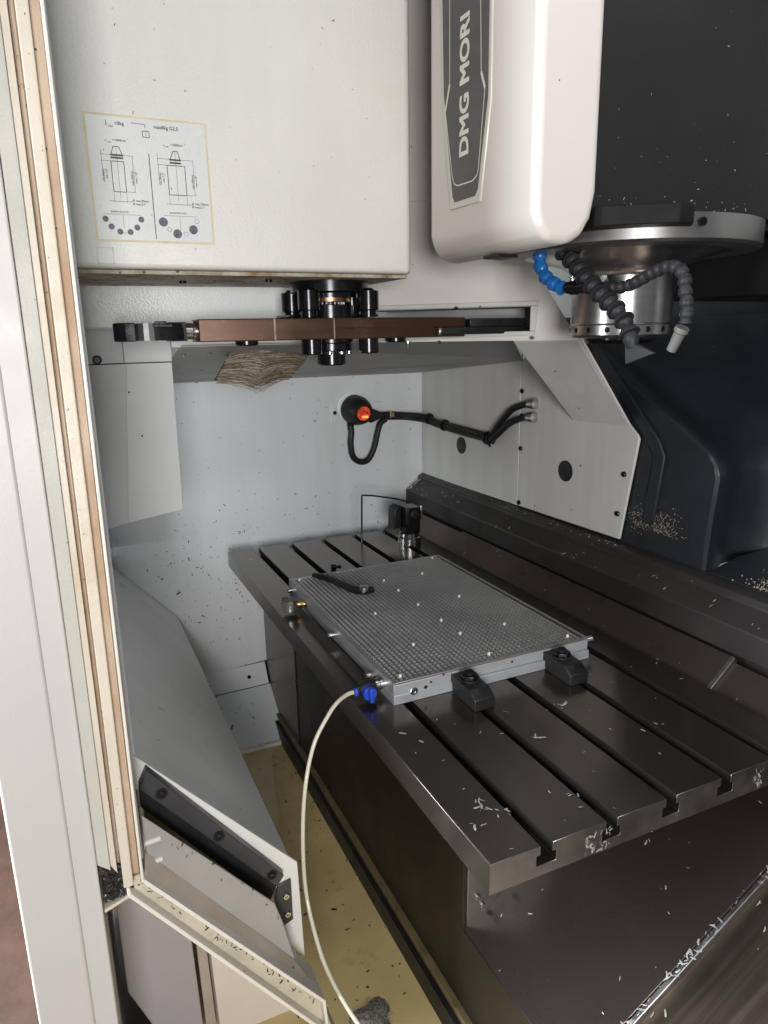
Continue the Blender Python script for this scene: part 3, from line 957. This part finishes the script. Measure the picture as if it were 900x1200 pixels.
for k in range(900):
    x, y = random.gauss(-175, 34), random.uniform(700, 790)
    s_ = .7 + 2.6 * random.random() ** 2
    z = 141 + (y - 700) * .25
    cr.hexa([(x + s_ * random.uniform(.5, 1) * math.cos(a), y + s_ * random.uniform(.5, 1) * math.sin(a), z) for a in (0, 1.2, 2.6, 3.9, 5.1)],
            [(x + s_ * .5 * math.cos(a), y + s_ * .5 * math.sin(a), z + 2.2) for a in (0, 1.2, 2.6, 3.9, 5.1)])
co = cr.build("coolant_crust", 'crust', col, smooth=0, recalc=False)
co['kind'] = 'stuff'

# =================================================================== REAR RAIL AND WAY COVER PLATES
rail = thing("cross_rail", (-400, 650, 40), "dark sloped cross rail running along the chamber behind the table", "rail")
MB().prism('x', [(628, 41), (628, 90), (672, 119), (673, 131), (690, 140), (702, 140), (702, 10), (655, 10), (655, 38)], -1478, 900).build("rail_body", 'rail', rail, 2.5, 2)
MB().box(-1478, 900, 652, 700, -60, 8).build("rail_seal", 'rubber', rail, 1)
wc = thing("telescopic_way_cover", (-600, 600, -10), "dark steel telescopic cover plates between table edge and rail", "way cover")
for x0, x1, dz in ((-1478, -1105, -6), (-1112, -202, 0), (-208, 900, -9)):
    MB().slab([(x0, 540, -39 + dz), (x1, 540, -39 + dz), (x1, 627, 37 + dz), (x0, 627, 37 + dz)], 2.5).build("cover_plate", 'way', wc, .5)
MB().slab([(-203, 556, -24), (-194, 556, -24), (-194, 626, 38), (-203, 626, 38)], 11).build("plate_wiper", 'tableend', wc, 1)

# =================================================================== TABLE
tab = thing("machine_table", (-670, 280, -42), "dark oiled steel machine table with five lengthwise T slots", "machine table")
prof = [(0, -42), (0, -1), (1, 0)]
for c in (80, 180, 280, 380, 480):
    prof += [(c - 9, 0), (c - 9, -13), (c - 14.5, -13), (c - 14.5, -27), (c + 14.5, -27), (c + 14.5, -13), (c + 9, -13), (c + 9, 0)]
prof += [(559, 0), (560, -1), (560, -42)]
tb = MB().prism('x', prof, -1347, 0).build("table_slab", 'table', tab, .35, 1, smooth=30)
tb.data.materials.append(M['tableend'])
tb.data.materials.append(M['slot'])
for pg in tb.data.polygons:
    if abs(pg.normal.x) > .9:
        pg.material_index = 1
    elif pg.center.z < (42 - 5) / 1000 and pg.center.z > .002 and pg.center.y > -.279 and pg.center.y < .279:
        pg.material_index = 2  # slot walls take the painted shade
for y, z in ((145, -23), (443, -25)):
    MB().lathe((0, y, z), (1, 0, 0), [(6, 0), (6, 2), (3, 2.2), (3, 1)], 14).build("end_screw", 'steel', tab)

sad = thing("table_saddle", (-800, 300, -600), "oily dark saddle skirt below the front edge of the table", "saddle")
MB().box(-1150, -262, 125, 131, -540, -43.5).build("skirt_panel", 'skirt', sad, 1)
MB().box(-1468, -1156, 122, 128, -540, -43.5).build("skirt_panel", 'way', sad, 1)
MB().box(-262, 120, 125, 131, -540, -378).build("skirt_panel", 'skirt', sad, 1)
MB().box(-1468, 120, 113, 131, -553, -541).build("skirt_flange", 'tanflange', sad, 1.5)
MB().box(-1468, 120, 103, 131, -640, -554).build("skirt_seal", 'rubber', sad, 1)
MB().box(-1468, -264, 132, 520, -540, -44).build("saddle_body", 'way', sad, 2)
MB().prism('y', [(-264, -240), (-258, -240), (-258, -390), (-264, -390)], 131, 330).build("saddle_end_plate", 'tableend', sad, 1)
for y, z in ((150, -318), (196, -300), (160, -338)):
    piece("bolt", bolt_me, sad, (-258, y, z), look((1, 0, 0)))
xw = thing("sloped_way_cover", (0, 300, -300), "sloped brown steel way cover plates below the near end of the table", "way cover")


def sl(x, y, d=0):
    return (x, y, -375 + .6 * (y - 125) + d)


MB().slab([sl(-262, 125), sl(15, 125), sl(15, 640), sl(-262, 640)], 3).build("cover_plate", 'way', xw, .8)
MB().slab([sl(16, 118, -1), sl(24, 118, -1), sl(24, 640, -1), sl(16, 640, -1)], 12).build("plate_wiper", 'tableend', xw, 1.5)
MB().slab([sl(20, 118, -11), sl(520, 118, -11), sl(520, 640, -11), sl(20, 640, -11)], 3).build("cover_plate", 'brush', xw, .8)

# =================================================================== VACUUM FIXTURE PLATE
fix = thing("vacuum_fixture_plate", (-655, 255, 0), "aluminium vacuum fixture plate with a fine square grid of studs", "fixture plate")
MB().box(-940, -371, 55, 454, 17, 36).build("plate_body", 'alu', fix, .8)
MB().box(-940, -371, 55, 174, .3, 17).build("plate_base", 'alu', fix, .8)
MB().box(-940, -366, 175, 454, .3, 16.6).build("plate_base", 'alu', fix, .8)
MB().box(-938, -373, 57, 452, 35.8, 36.6).build("grid_floor", 'gridf', fix, smooth=0)
fr = MB()
fr.box(-940, -371, 55, 60, 36, 40)
fr.box(-940, -371, 449, 454, 36, 40)
fr.box(-940, -935, 60, 449, 36, 40)
fr.box(-376, -371, 60, 449, 36, 40)
fr.build("plate_rim", 'grid', fix, .6)
gs = MB()
px, nx = 10.0, 55
x0g, y0g = -931, 64
for i in range(56):
    for j in range(39):
        x, y = x0g + 10 * i, y0g + 9.85 * j
        a, b = 3.5, 2.2
        gs.add([(x - a, y - a, 36.5), (x + a, y - a, 36.5), (x + a, y + a, 36.5), (x - a, y + a, 36.5),
                (x - b, y - b, 40), (x + b, y - b, 40), (x + b, y + b, 40), (x - b, y + b, 40)],
               [(4, 5, 6, 7), (0, 1, 5, 4), (1, 2, 6, 5), (2, 3, 7, 6), (3, 0, 4, 7)])
gso = gs.build("stud_grid", 'grid', fix, smooth=0, recalc=False)
gso['kind'] = 'stuff'
pin_me = lathe_mesh("locating_pin", [(2.7, 0), (2.7, 4.2), (1.9, 5.2)], 'pin', 12)
for x, y in [(-824, 246), (-751, 248), (-825, 346), (-657, 248), (-658, 348), (-562, 250), (-487, 150), (-491, 251), (-490, 350), (-392, 251), (-388, 75), (-390, 422), (-653, 148), (-920, 425), (-920, 75)]:
    piece("locating_pin", pin_me, fix, (x, y, 39.5))
piece("screw", lathe_mesh("cap_screw", [(7, -1), (7, .8), (5.5, 1.6), (3.5, 1.6), (3.2, .2), (.01, .2)], 'steel', 18), fix, (-371, 92, 18), look((1, 0, 0)))
for y, z, r in ((114, 20, 3.4), (124, 27, 2.2), (148, 35, 2.2), (286, 28, 2.2)):
    MB().cyl((-371.6, y, z), (-370.8, y, z), r, n=14).build("drilled_hole", 'hole', fix)
MB().tube([(-800, 51, 22), (-790, 44, 22), (-640, 43, 20), (-452, 43, 20)], 2.2, 8, 4).build("edge_rod", 'oxide', fix)
for x in (-452, -640):
    MB().lathe((x, 55, 20), (0, -1, 0), [(5, 0), (5, 8), (6.5, 8.5), (6.5, 14), (5, 15)], 14).build("rod_fitting", 'steel', fix)
MB().lathe((-918, 55, 20), (0, -1, 0), [(6, 0), (6, 10), (5, 11)], 14).build("side_fitting", 'steel', fix)
MB().lathe((-380, 460, 30), (.3, 1, .1), [(7, -8), (7, 10), (5, 11)], 14).build("corner_peg", 'spindle', fix)

# strap clamps
for (y, lbl) in ((181, "black strap clamp on the second T slot, next to the plate's drilled end face"), (372, "black strap clamp near the far corner of the plate, on the fourth T slot")):
    c = thing("strap_clamp", (-335, y, 0), lbl, "clamp", "strap clamps holding the fixture plate")
    MB().prism('y', [(-294, .3), (-294, 20), (-312, 31), (-372, 33), (-384, 31), (-384, 19), (-366, 17.2), (-364, .3)], y - 19, y + 19).build("clamp_bar", 'clamp', c, 1.4)
    MB().prism('z', [(-343 + 15 * math.cos(k * 1.0472), y + 15 * math.sin(k * 1.0472)) for k in range(6)], 34.5, 42).build("clamp_nut", 'oxide', c, 1)
    MB().cyl((-343, y, 32), (-343, y, 35), 18, n=28).build("washer", 'clamp', c, .5)
    MB().lathe((-343, y, 0), (0, 0, 1), [(8, -20), (8, 45), (7, 47)], 20).build("clamp_stud", 'slot', c)

# pressure gauge
pg = thing("pressure_gauge", (-828, 22, 0), "small round steel pressure gauge at the left side of the fixture plate", "gauge")
MB().lathe((-828, 21, 9), (0, 0, 1), [(17, 0), (18, 1.5), (18, 20), (19, 21), (19, 25), (18, 26), (16.5, 25), (16.5, 23.5)], 36).build("gauge_case", 'spindle', pg, smooth=30)
MB().cyl((-828, 21, 32), (-828, 21, 32.8), 16.4, n=32).build("gauge_dial", 'nozw', pg)
MB().cyl((-828, 40, 20), (-822, 55, 20), 5.5, n=14).build("gauge_neck", 'brass', pg)
MB().prism('y', [(-826 + 8 * math.cos(k * 1.0472), 20 + 8 * math.sin(k * 1.0472)) for k in range(6)], 43, 51).build("hex_nut", 'brass', pg, .7)

# ball valve
bv = thing("ball_valve", (-412, 30, 20), "black push-in shut-off valve with blue knob at the plate corner", "valve")
MB().lathe((-414, 55, 22), (0, -1, 0), [(9, 0), (9, 3), (10.5, 3.5), (10.5, 8), (9, 9), (9, 11), (10.5, 11.5), (10.5, 16)], 20).build("thread_fitting", 'spindle', bv, smooth=30)
MB().lathe((-412, 40, 21), (0, -1, 0), [(8, 0), (11, 2), (12, 8), (12, 22), (9, 28), (7.5, 30), (7.5, 38)], 20).build("valve_body", 'rubber', bv)
kn = MB().lathe((-400, 22, 20), (1, 0, 0), [(10, -4), (10, 6), (12, 6.5), (12, 9), (10.5, 11)], 24).build("knob", 'knob', bv)
MB().prism('x', [(18, 8), (25, 8), (26, 33), (17, 33)], -390, -380).build("knob_grip", 'knob', bv, 2)
MB().lathe((-408, 4, 20), (-.15, -1, -.1), [(7, -2), (7, 3), (5.5, 4)], 18).build("tube_collar", 'knob', bv)

# air tube
air = MB().tube([(-408, 4, 20), (-418, -6, 14), (-436, -18, -6), (-440, -35, -29), (-433, -65, -72), (-411, -90, -129), (-391, -105, -207), (-375, -110, -293), (-339, -110, -346), (-289, -105, -386), (-204, -90, -404), (-60, -62, -392), (60, -50, -380)], 3.5, 12, 8).build("air_tube", 'tube')
tag(air, "cream air tube curving down from the valve past the table front", "air tube")

# bent lever lying on the plate
lv = thing("bent_hook_wrench", (-850, 150, 40), "dark bent hook wrench lying flat on the fixture plate", "wrench")
MB().tube([(-928, 112, 44), (-905, 124, 45), (-868, 138, 46), (-815, 150, 46), (-788, 160, 46), (-772, 176, 46), (-772, 196, 46)], [5.5, 7.5, 8.5, 8.5, 9, 9, 7], 12, 6).build("wrench_bar", 'clamp', lv)
MB().lathe((-777, 176, 41), (0, 0, 1), [(12, 0), (13.5, 2), (13.5, 10), (11, 13), (5, 14)], 20).build("wrench_eye", 'spindle', lv)
bt = thing("loose_bolt", (-1062, 212, 0), "small black loose bolt lying on the table behind the fixture plate", "bolt")
MB().lathe((-1062, 205, 8), (.2, 1, 0), [(8, 0), (8, 12), (4.5, 12.5), (4.5, 26)], 14).build("bolt_body", 'oxide', bt)
MB().lathe((-1062, 204.5, 8), (-.2, -1, 0), [(4, 0), (4, .6), (.01, .6)], 12).build("hex_socket", 'hole', bt)

# tool setter and wire rod at the far end
ts = thing("tool_setter", (-1182, 492, 0), "black tool setting probe block on a bright round base at the table's far end", "tool setter")
MB().lathe((-1182, 492, .3), (0, 0, 1), [(33, 0), (33, 8), (31, 9), (31, 12), (33, 13), (33, 22), (29, 24), (29, 34), (25, 36)], 40).build("round_base", 'spindle', ts, smooth=30)
MB().prism('z', [(-1208, 472), (-1160, 472), (-1156, 476), (-1156, 512), (-1160, 516), (-1208, 516)], 36, 112).build("probe_block", 'oxide', ts, 5, 3)
MB().prism('x', [(446, 46), (472, 46), (472, 112), (462, 114), (448, 104)], -1232, -1190).build("probe_head", 'rubber', ts, 5, 3)
MB().lathe((-1156, 496, 92), (1, 0, 0), [(12, -1), (12, 2), (10, 3), (5, 3), (5, 1), (.01, 1)], 20).build("cover_screw", 'clamp', ts)
MB().box(-1160, -1154, 515, 521, 76, 116).build("guard_strip", 'spindle', ts, 1)
wr = MB().tube([(-1254, 372, -10), (-1254, 374, 60), (-1254, 376, 130), (-1254, 377, 139), (-1254, 384, 141), (-1254, 440, 130), (-1254, 519, 106), (-1250, 560, 60)], 2.6, 8, 5).build("bent_wire_rod", 'oxide')
tag(wr, "thin black wire rod bent at a right angle, rising from a T slot", "wire rod")

# =================================================================== WALL SENSOR with lit display, cables
ws = thing("wall_sensor", (-1478, 450, 352), "black round sensor with glowing orange display on the chamber wall", "sensor")
MB().box(-1480, -1474, 378, 545, 326, 384).build("mounting_plate", 'wall', ws, 1.5)
MB().lathe((-1478, 440, 372), (1, 0, 0), [(46, 0), (46, 5), (42, 6)], 40).build("backing_ring", 'band', ws)
MB().lathe((-1474, 446, 366), (1, .10, -.12), [(40, 0), (45, 4), (45, 34), (40, 52), (34, 66), (31, 70), (27, 70), (25, 66)], 40).build("sensor_body", 'rubber', ws, smooth=30)
dsp = MB().lathe((-1407, 453, 357), (1, .10, -.12), [(22, 0), (22, 3), (.01, 3.4)], 32).build("display", 'glow', ws)
MB().hexa([(-1403.4, 447, 344), (-1403.4, 466, 344), (-1403.4, 466, 350), (-1403.4, 447, 350)], [(-1402.2, 447, 343.6), (-1402.2, 466, 343.6), (-1402.2, 466, 350), (-1402.2, 447, 350)]).build("display_bar", 'glowhot', dsp)
for y, z in ((444, 362), (455, 364), (463, 359)):
    MB().cyl((-1404.5, y, z), (-1402.6, y, z), 2.6, n=10).build("display_mark", 'hole', dsp)
piece("screw", screw_me, ws, (-1474, 385, 357), look((1, 0, 0)))
MB().prism('x', [(488, 370), (530, 352), (530, 338), (488, 322)], -1462, -1430).build("sensor_shoulder", 'rubber', ws, 4)
cab = thing("sensor_cable", (-1440, 560, 345), "black twin sensor cable with braided jacket running to two wall connectors", "cable", None)
MB().tube([(-1446, 520, 346), (-1446, 560, 345), (-1440, 610, 340), (-1400, 655, 336), (-1320, 672, 322), (-1200, 678, 318), (-1090, 678, 315), (-1050, 676, 316), (-1000, 672, 355), (-950, 674, 395), (-905, 680, 412), (-880, 680, 417)], 8.5, 10, 6).build("cable_run", 'rubber', cab)
MB().tube([(-1446, 540, 336), (-1440, 610, 332), (-1400, 658, 324), (-1320, 674, 312), (-1200, 677, 306), (-1090, 676, 305), (-1045, 668, 302), (-1005, 668, 325), (-955, 672, 360), (-910, 680, 378), (-882, 680, 382)], 8.5, 10, 6).build("cable_run", 'rubber', cab)
MB().tube([(-1452, 428, 322), (-1448, 428, 296), (-1446, 424, 262), (-1446, 430, 222), (-1446, 452, 203), (-1446, 480, 206), (-1446, 502, 240), (-1446, 516, 290), (-1446, 526, 318), (-1446, 545, 330)], 9.5, 12, 6).build("cable_loop", 'rubber', cab)
MB().lathe((-1452, 428, 330), (0, 0, -1), [(11, 0), (11, 12), (9.8, 13), (9.8, 24)], 16).build("cable_gland", 'slot', cab)
for y in (600, 660):
    pass
for p_, d_ in (((-1446, 555, 342), (0, 1, -.05)),):
    MB().lathe(p_, d_, [(14, 0), (14, 7), (11, 8), (11, 16)], 6).build("gland_nut", 'gold', cab, .8)
for x, z, in ((-1380, 330), (-1300, 318), (-1060, 309), (-1046, 308)):
    MB().lathe((x - 3, 674 if x > -1350 else 664, z), (1, .1, 0), [(17, 0), (18, 1), (18, 5), (17, 6)], 14).build("cable_tie", 'oxide', cab)
MB().lathe((-1040, 672, 291), (0, -1, 0), [(9, 0), (9, 3), (5, 3.2), (5, 0)], 14).build("cable_eyelet", 'steel', cab)
for x, z, d_ in ((-884, 416, (1, .05, .12)), (-886, 382, (1, .05, .10))):
    MB().lathe((x, 680, z), d_, [(10, 0), (12, 1), (12, 10), (13.5, 11), (13.5, 24), (11, 25)], 18).build("connector", 'spindle', cab, smooth=30)

# =================================================================== FRONT APRON
ap = thing("front_apron", (-900, -240, -200), "grey sloped front apron shelf with black seal bar at its end", "apron")
ao = MB().prism('x', [(-348, 18), (-137, -216), (-134, -393), (-138, -393), (-141, -217), (-351, 15)], -1470, -342).build("apron_sheet", 'apron', ap, 1, smooth=30)
MB().prism('x', [(-356, 48), (-344, 36), (-131, -209), (-127, -395), (-158, -350), (-164, -250), (-178, -215), (-356, -4)], -345, -340).build("apron_end_flange", 'apronw', ap, 1.2)
sb = MB().prism('x', [(-337, 27), (-158, -209), (-170, -225), (-349, 3)], -341, -322).build("seal_bar", 'bar', ap, 1)
MB().prism('x', [(-349, 0), (-168, -229), (-181, -256), (-350, -30)], -341, -330).build("bar_shadow_strip", 'rubber', ap, 1)  # black strip stands in for the shadow below the bar
washer_me = lathe_mesh("washer_bolt", [(8.5, 0), (8.5, 1), (7.0, 1.2), (5.2, 1.0), (5.2, 4.5), (4.2, 5.4), (2.5, 5.4), (2.5, 3), (.01, 3)], 'clamp', 20)
for t in (.12, .52, .93):
    piece("washer_bolt", washer_me, sb, (-322, -343 + 179 * t, 15 - 232 * t), look((1, 0, 0)))
bk = MB().prism('x', [(-165, -236), (-144, -232), (-144, -308), (-164, -316), (-172, -262)], -340, -336).build("seal_bracket", 'bar', ap, 1)
for y, z in ((-154, -258), (-153, -292)):
    piece("bolt", bolt_me, bk, (-336, y, z), look((1, 0, 0)))

# =================================================================== SLIDING DOOR (edge seen end-on)
dr = thing("sliding_door", (-300, -420, -900), "open white sliding door seen end-on with stained seal channel", "door")
TOP = 1390


def strip(name, y0, y1, zb, x, m, depth=50, lean=5, bev=1.0, zb2=None):
    """upright strip; the door hangs a touch off plumb (lean mm over its height)"""
    zb2 = zb if zb2 is None else zb2
    return MB().hexa([(x, y0 - lean, zb), (x, y1 - lean, zb2), (x - depth, y1 - lean, zb2), (x - depth, y0 - lean, zb)],
                     [(x, y0 + lean, TOP), (x, y1 + lean, TOP), (x - depth, y1 + lean, TOP), (x - depth, y0 + lean, TOP)]).build(name, m, dr, bev)


strip("door_post", -500, -437, -900, -250, 'door', 900, 3, 3)
strip("post_return", -440, -411, -905, -254, 'doorw', 880, 1, 2)
strip("channel_face", -410, -394.5, -48, -262, 'doorg', 60, 2, .8, -62)
strip("seal_backing", -394, -387, -52, -258, 'cream', 60, 2, .8, -66)
strip("seal_groove", -386.6, -381.5, -70, -272, 'tan', 40, 3)
strip("channel_rib", -381, -369, -88, -254, 'cream', 60, 3, 1.5)
strip("stained_web", -368.8, -359.2, -80, -266, 'tan', 40, 4, .5)
strip("door_lip", -359, -355.6, -84, -250, 'lip', 70, 3.5, .8)
# sill: the channel turns and runs down parallel to the apron
MB().prism('x', [(-362, -84), (-358, -81), (-124, -391), (-128, -395)], -320, -250).build("sill_lip", 'lip', dr, 1)
MB().prism('x', [(-386, -90), (-360, -84), (-126, -394), (-110, -470)], -320, -268).build("sill_channel", 'sill', dr, .8)
MB().prism('x', [(-381, -88), (-377, -88), (-376, -96), (-150, -414), (-100, -486), (-104, -489), (-154, -418), (-381, -98)], -320, -250).build("sill_flange", 'lip', dr, 1)
MB().prism('x', [(-128, -395), (-124, -391), (-120, -460), (-124, -460)], -320, -250).build("sill_end", 'lip', dr, .8)
MB().hexa([(-276, -440, 0), (-276, -356, -70), (-300, -356, -70), (-300, -440, 0)], [(-276, -440, 1380), (-276, -356, 1380), (-300, -356, 1380), (-300, -440, 1380)]).build("channel_back", 'cream', dr)
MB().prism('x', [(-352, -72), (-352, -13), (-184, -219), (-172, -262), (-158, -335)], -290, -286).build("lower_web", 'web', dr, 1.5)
MB().slab([(-285.5, -352, -68), (-254, -357, -88), (-254, -128, -392), (-262, -114, -420), (-285.5, -158, -333)], 3).build("stained_fold", 'webs', dr, 1)
for z in (-56, -88):
    MB().cyl((-287, -352, z), (-287, -331, z + 2), 4.2, n=14).build("stop_pin", 'doorw', dr, .8)
MB().prism('x', [(-405, -52), (-386, -62), (-372, -84), (-374, -106), (-408, -112)], -330, -268).build("swarf_pocket", 'grime', dr)
MB().prism('x', [(-410, -117), (-374, -104), (-374, -109), (-410, -122)], -330, -262).build("pocket_edge", 'sill', dr, 1)

# lower front of the machine base
bs = thing("lower_machine_housing", (-460, -350, -900), "pale lilac and cream lower machine housing under the sloped door sill", "machine housing")
MB().prism('x', [(-397, -270), (-350, -270), (-290, -370), (-283, -640), (-345, -590), (-397, -448)], -500, -452).build("base_panel", 'violet', bs, 2)
MB().prism('x', [(-264, -380), (-60, -640), (-60, -900), (-250, -900)], -500, -436).build("base_cover", 'base', bs, 2)
MB().prism('x', [(-282, -365), (-266, -380), (-252, -900), (-272, -900)], -500, -470).build("base_seam", 'webs', bs, 1)

# =================================================================== SWARF (nobody could count it)
sw = MB()
scatter(sw, (-1340, 5, 0), (1335, 0, 0), (0, 550, 0), 50, 1.5, 8)
scatter(sw, (-330, 20, 0), (325, 0, 0), (0, 430, 0), 20, 4, 12)
for cx_, cy_, n_ in ((-95, 45, 9), (-75, 62, 5), (-60, 25, 4), (-250, 300, 4), (-135, 395, 3), (-190, 210, 3), (-60, 170, 3)):
    scatter(sw, (cx_ - 12, cy_ - 10, 0), (24, 0, 0), (0, 20, 0), n_, 5, 13, .6)
scatter(sw, (-1470, 630, 91), (1100, 0, 0), (0, 40, 26), 46, 2.5, 12, .4, lambda a, b: .3 + .7 * (1 - a))
scatter(sw, (-300, 630, 91), (500, 0, 0), (0, 40, 26), 14, 4, 9)
scatter(sw, (-1470, 673, 131), (930, 0, 0), (0, 16, 8), 90, 2, 9)
scatter(sw, (-1478, 632, 94), (26, 0, 0), (0, 56, 40), 90, 5, 12)
scatter(sw, (-1100, 565, -16), (1050, 0, 0), (0, 58, 51), 20, 4, 9)
scatter(sw, sl(-255, 130), (265, 0, 0), (0, 420, 252), 30, 2, 10)
scatter(sw, sl(14, 125, 1), (12, 0, 0), (0, 420, 252), 110, 3, 11, 2, lambda a, b: .25 + .75 * abs(math.sin(b * 9)))
scatter(sw, sl(26, 125, -10), (60, 0, 0), (0, 420, 252), 14, 2, 9)
for y in (145, 168, 443):
    scatter(sw, (1.2, y - 9, -36), (0, 18, 0), (0, 0, 30), 15, 4, 10, 1.5)
scatter(sw, (-1260, 128, -585), (1350, 0, 0), (0, -22, 2), 90, 4, 12, 12)
scatter(sw, (-1275, -10, -586), (10, 0, 0), (0, 130, 0), 60, 4, 9, 3)
scatter(sw, (-235.6, 305, 756), (0, 620, 0), (0, 0, 420), 70, 1, 3.6, .3, lambda a, b: .12 + .88 * math.exp(-b * 7))
scatter(sw, (-235.6, 305, 756), (0, 620, 0), (0, 0, 16), 34, 1.2, 5, .3)
scatter(sw, (-330, 345, 718), (110, 0, 0), (0, 40, 0), 5, 4, 7)
so = tag(sw.build("metal_chips", 'swarf', smooth=0, recalc=False), "bright curled metal chips strewn over table, rail and way covers", "metal chips", kind='stuff')
dk = MB()
wall_d = lambda a, b: math.exp(-((b - .35) / .22) ** 2) * (.25 + .75 * math.exp(-((a - .28) / .2) ** 2))
scatter(dk, (-1479.6, -320, -400), (0, 1000, 0), (0, 0, 850), 300, 2.5, 9, .5, wall_d, .2)
scatter(dk, (-1479.6, -320, -400), (0, 1000, 0), (0, 0, 850), 60, 3, 8, .5, None, .2)
scatter(dk, (-559.4, -320, 700), (0, 490, 0), (0, 0, 420), 30, 2, 5, .4, None, .3)
scatter(dk, (-1436, -100, -482), (150, 0, -110), (0, 215, 0), 24, 4, 9, 1.5)
scatter(dk, (-1470, -345, 15), (1120, 0, 0), (0, 205, -228), 22, 3, 8, 2)
scatter(dk, (-261, -396, -45), (0, 16, 0), (0, 0, 1000), 60, 1.2, 3, .6)
scatter(dk, (-253.4, -380, -60), (0, 10, 0), (0, 0, 1000), 30, 1, 2.6, .6)
scatter(dk, (-267.5, -374, -90), (0, 234, -317), (0, 10, 8), 60, 3, 8, .6)
scatter(dk, (-284, -330, -60), (0, 170, -230), (0, 14, 18), 14, 3, 7, .6)
scatter(dk, (-1250, -130, -599), (1150, 0, 0), (0, 230, 0), 190, 2, 15, .6, lambda a, b: .35 + .65 * abs(2 * b - 1) ** 2, .3)
tag(dk.build("dark_specks", 'swarfd', smooth=0, recalc=False), "dark splinter chips stuck to chamber wall, door channel and pool", "dark chips", kind='stuff')
pile = MB()
nr, na = 9, 26
vs, fs = [], []
for i in range(nr + 1):
    for k in range(na):
        r = i / nr
        a = 6.2832 * k / na
        rr = r * (44 + 12 * math.sin(3 * a + 1) + random.uniform(-4, 4))
        vs.append((-352 + rr * math.cos(a), -4 + rr * .85 * math.sin(a), -601 + 13 * (1 - r ** 1.6) * (1 if i else 1) + random.uniform(-1.6, 1.6) * (1 - r)))
for i in range(nr):
    for k in range(na):
        k2 = (k + 1) % na
        fs.append((i * na + k, i * na + k2, (i + 1) * na + k2, (i + 1) * na + k))
pile.add(vs, fs)
for k in range(1100):
    r = min(60, abs(random.gauss(0, 24)))
    a = random.uniform(0, 6.28)
    h = max(0, 13 * (1 - (r / 48) ** 1.6)) if r < 48 else 0
    c = (-352 + r * math.cos(a), -4 + r * math.sin(a) * .85, -600.5 + h)
    scatter(pile, c, (1, 0, random.uniform(-.4, .4)), (0, 1, random.uniform(-.4, .4)), 1, 1.2, 4.5, .6)
tag(pile.build("chip_pile", 'wetchips', smooth=0, recalc=False), "grey heap of wet chips lying in the coolant beside the air tube", "chip pile", kind='stuff')
gp = MB()
for k in range(500):
    scatter(gp, (-266, random.uniform(-405, -374), random.uniform(-108, -60)), (0, 1, random.uniform(-.5, .5)), (random.uniform(-.5, .5), 0, 1), 1, 3, 8, random.uniform(0, 2))
tag(gp.build("pocket_swarf", 'swarfd', smooth=0, recalc=False), "black swarf packed in the pocket at the foot of the door channel", "swarf", kind='stuff')

for o in bpy.data.objects:
    if '_w' in o:
        del o['_w']
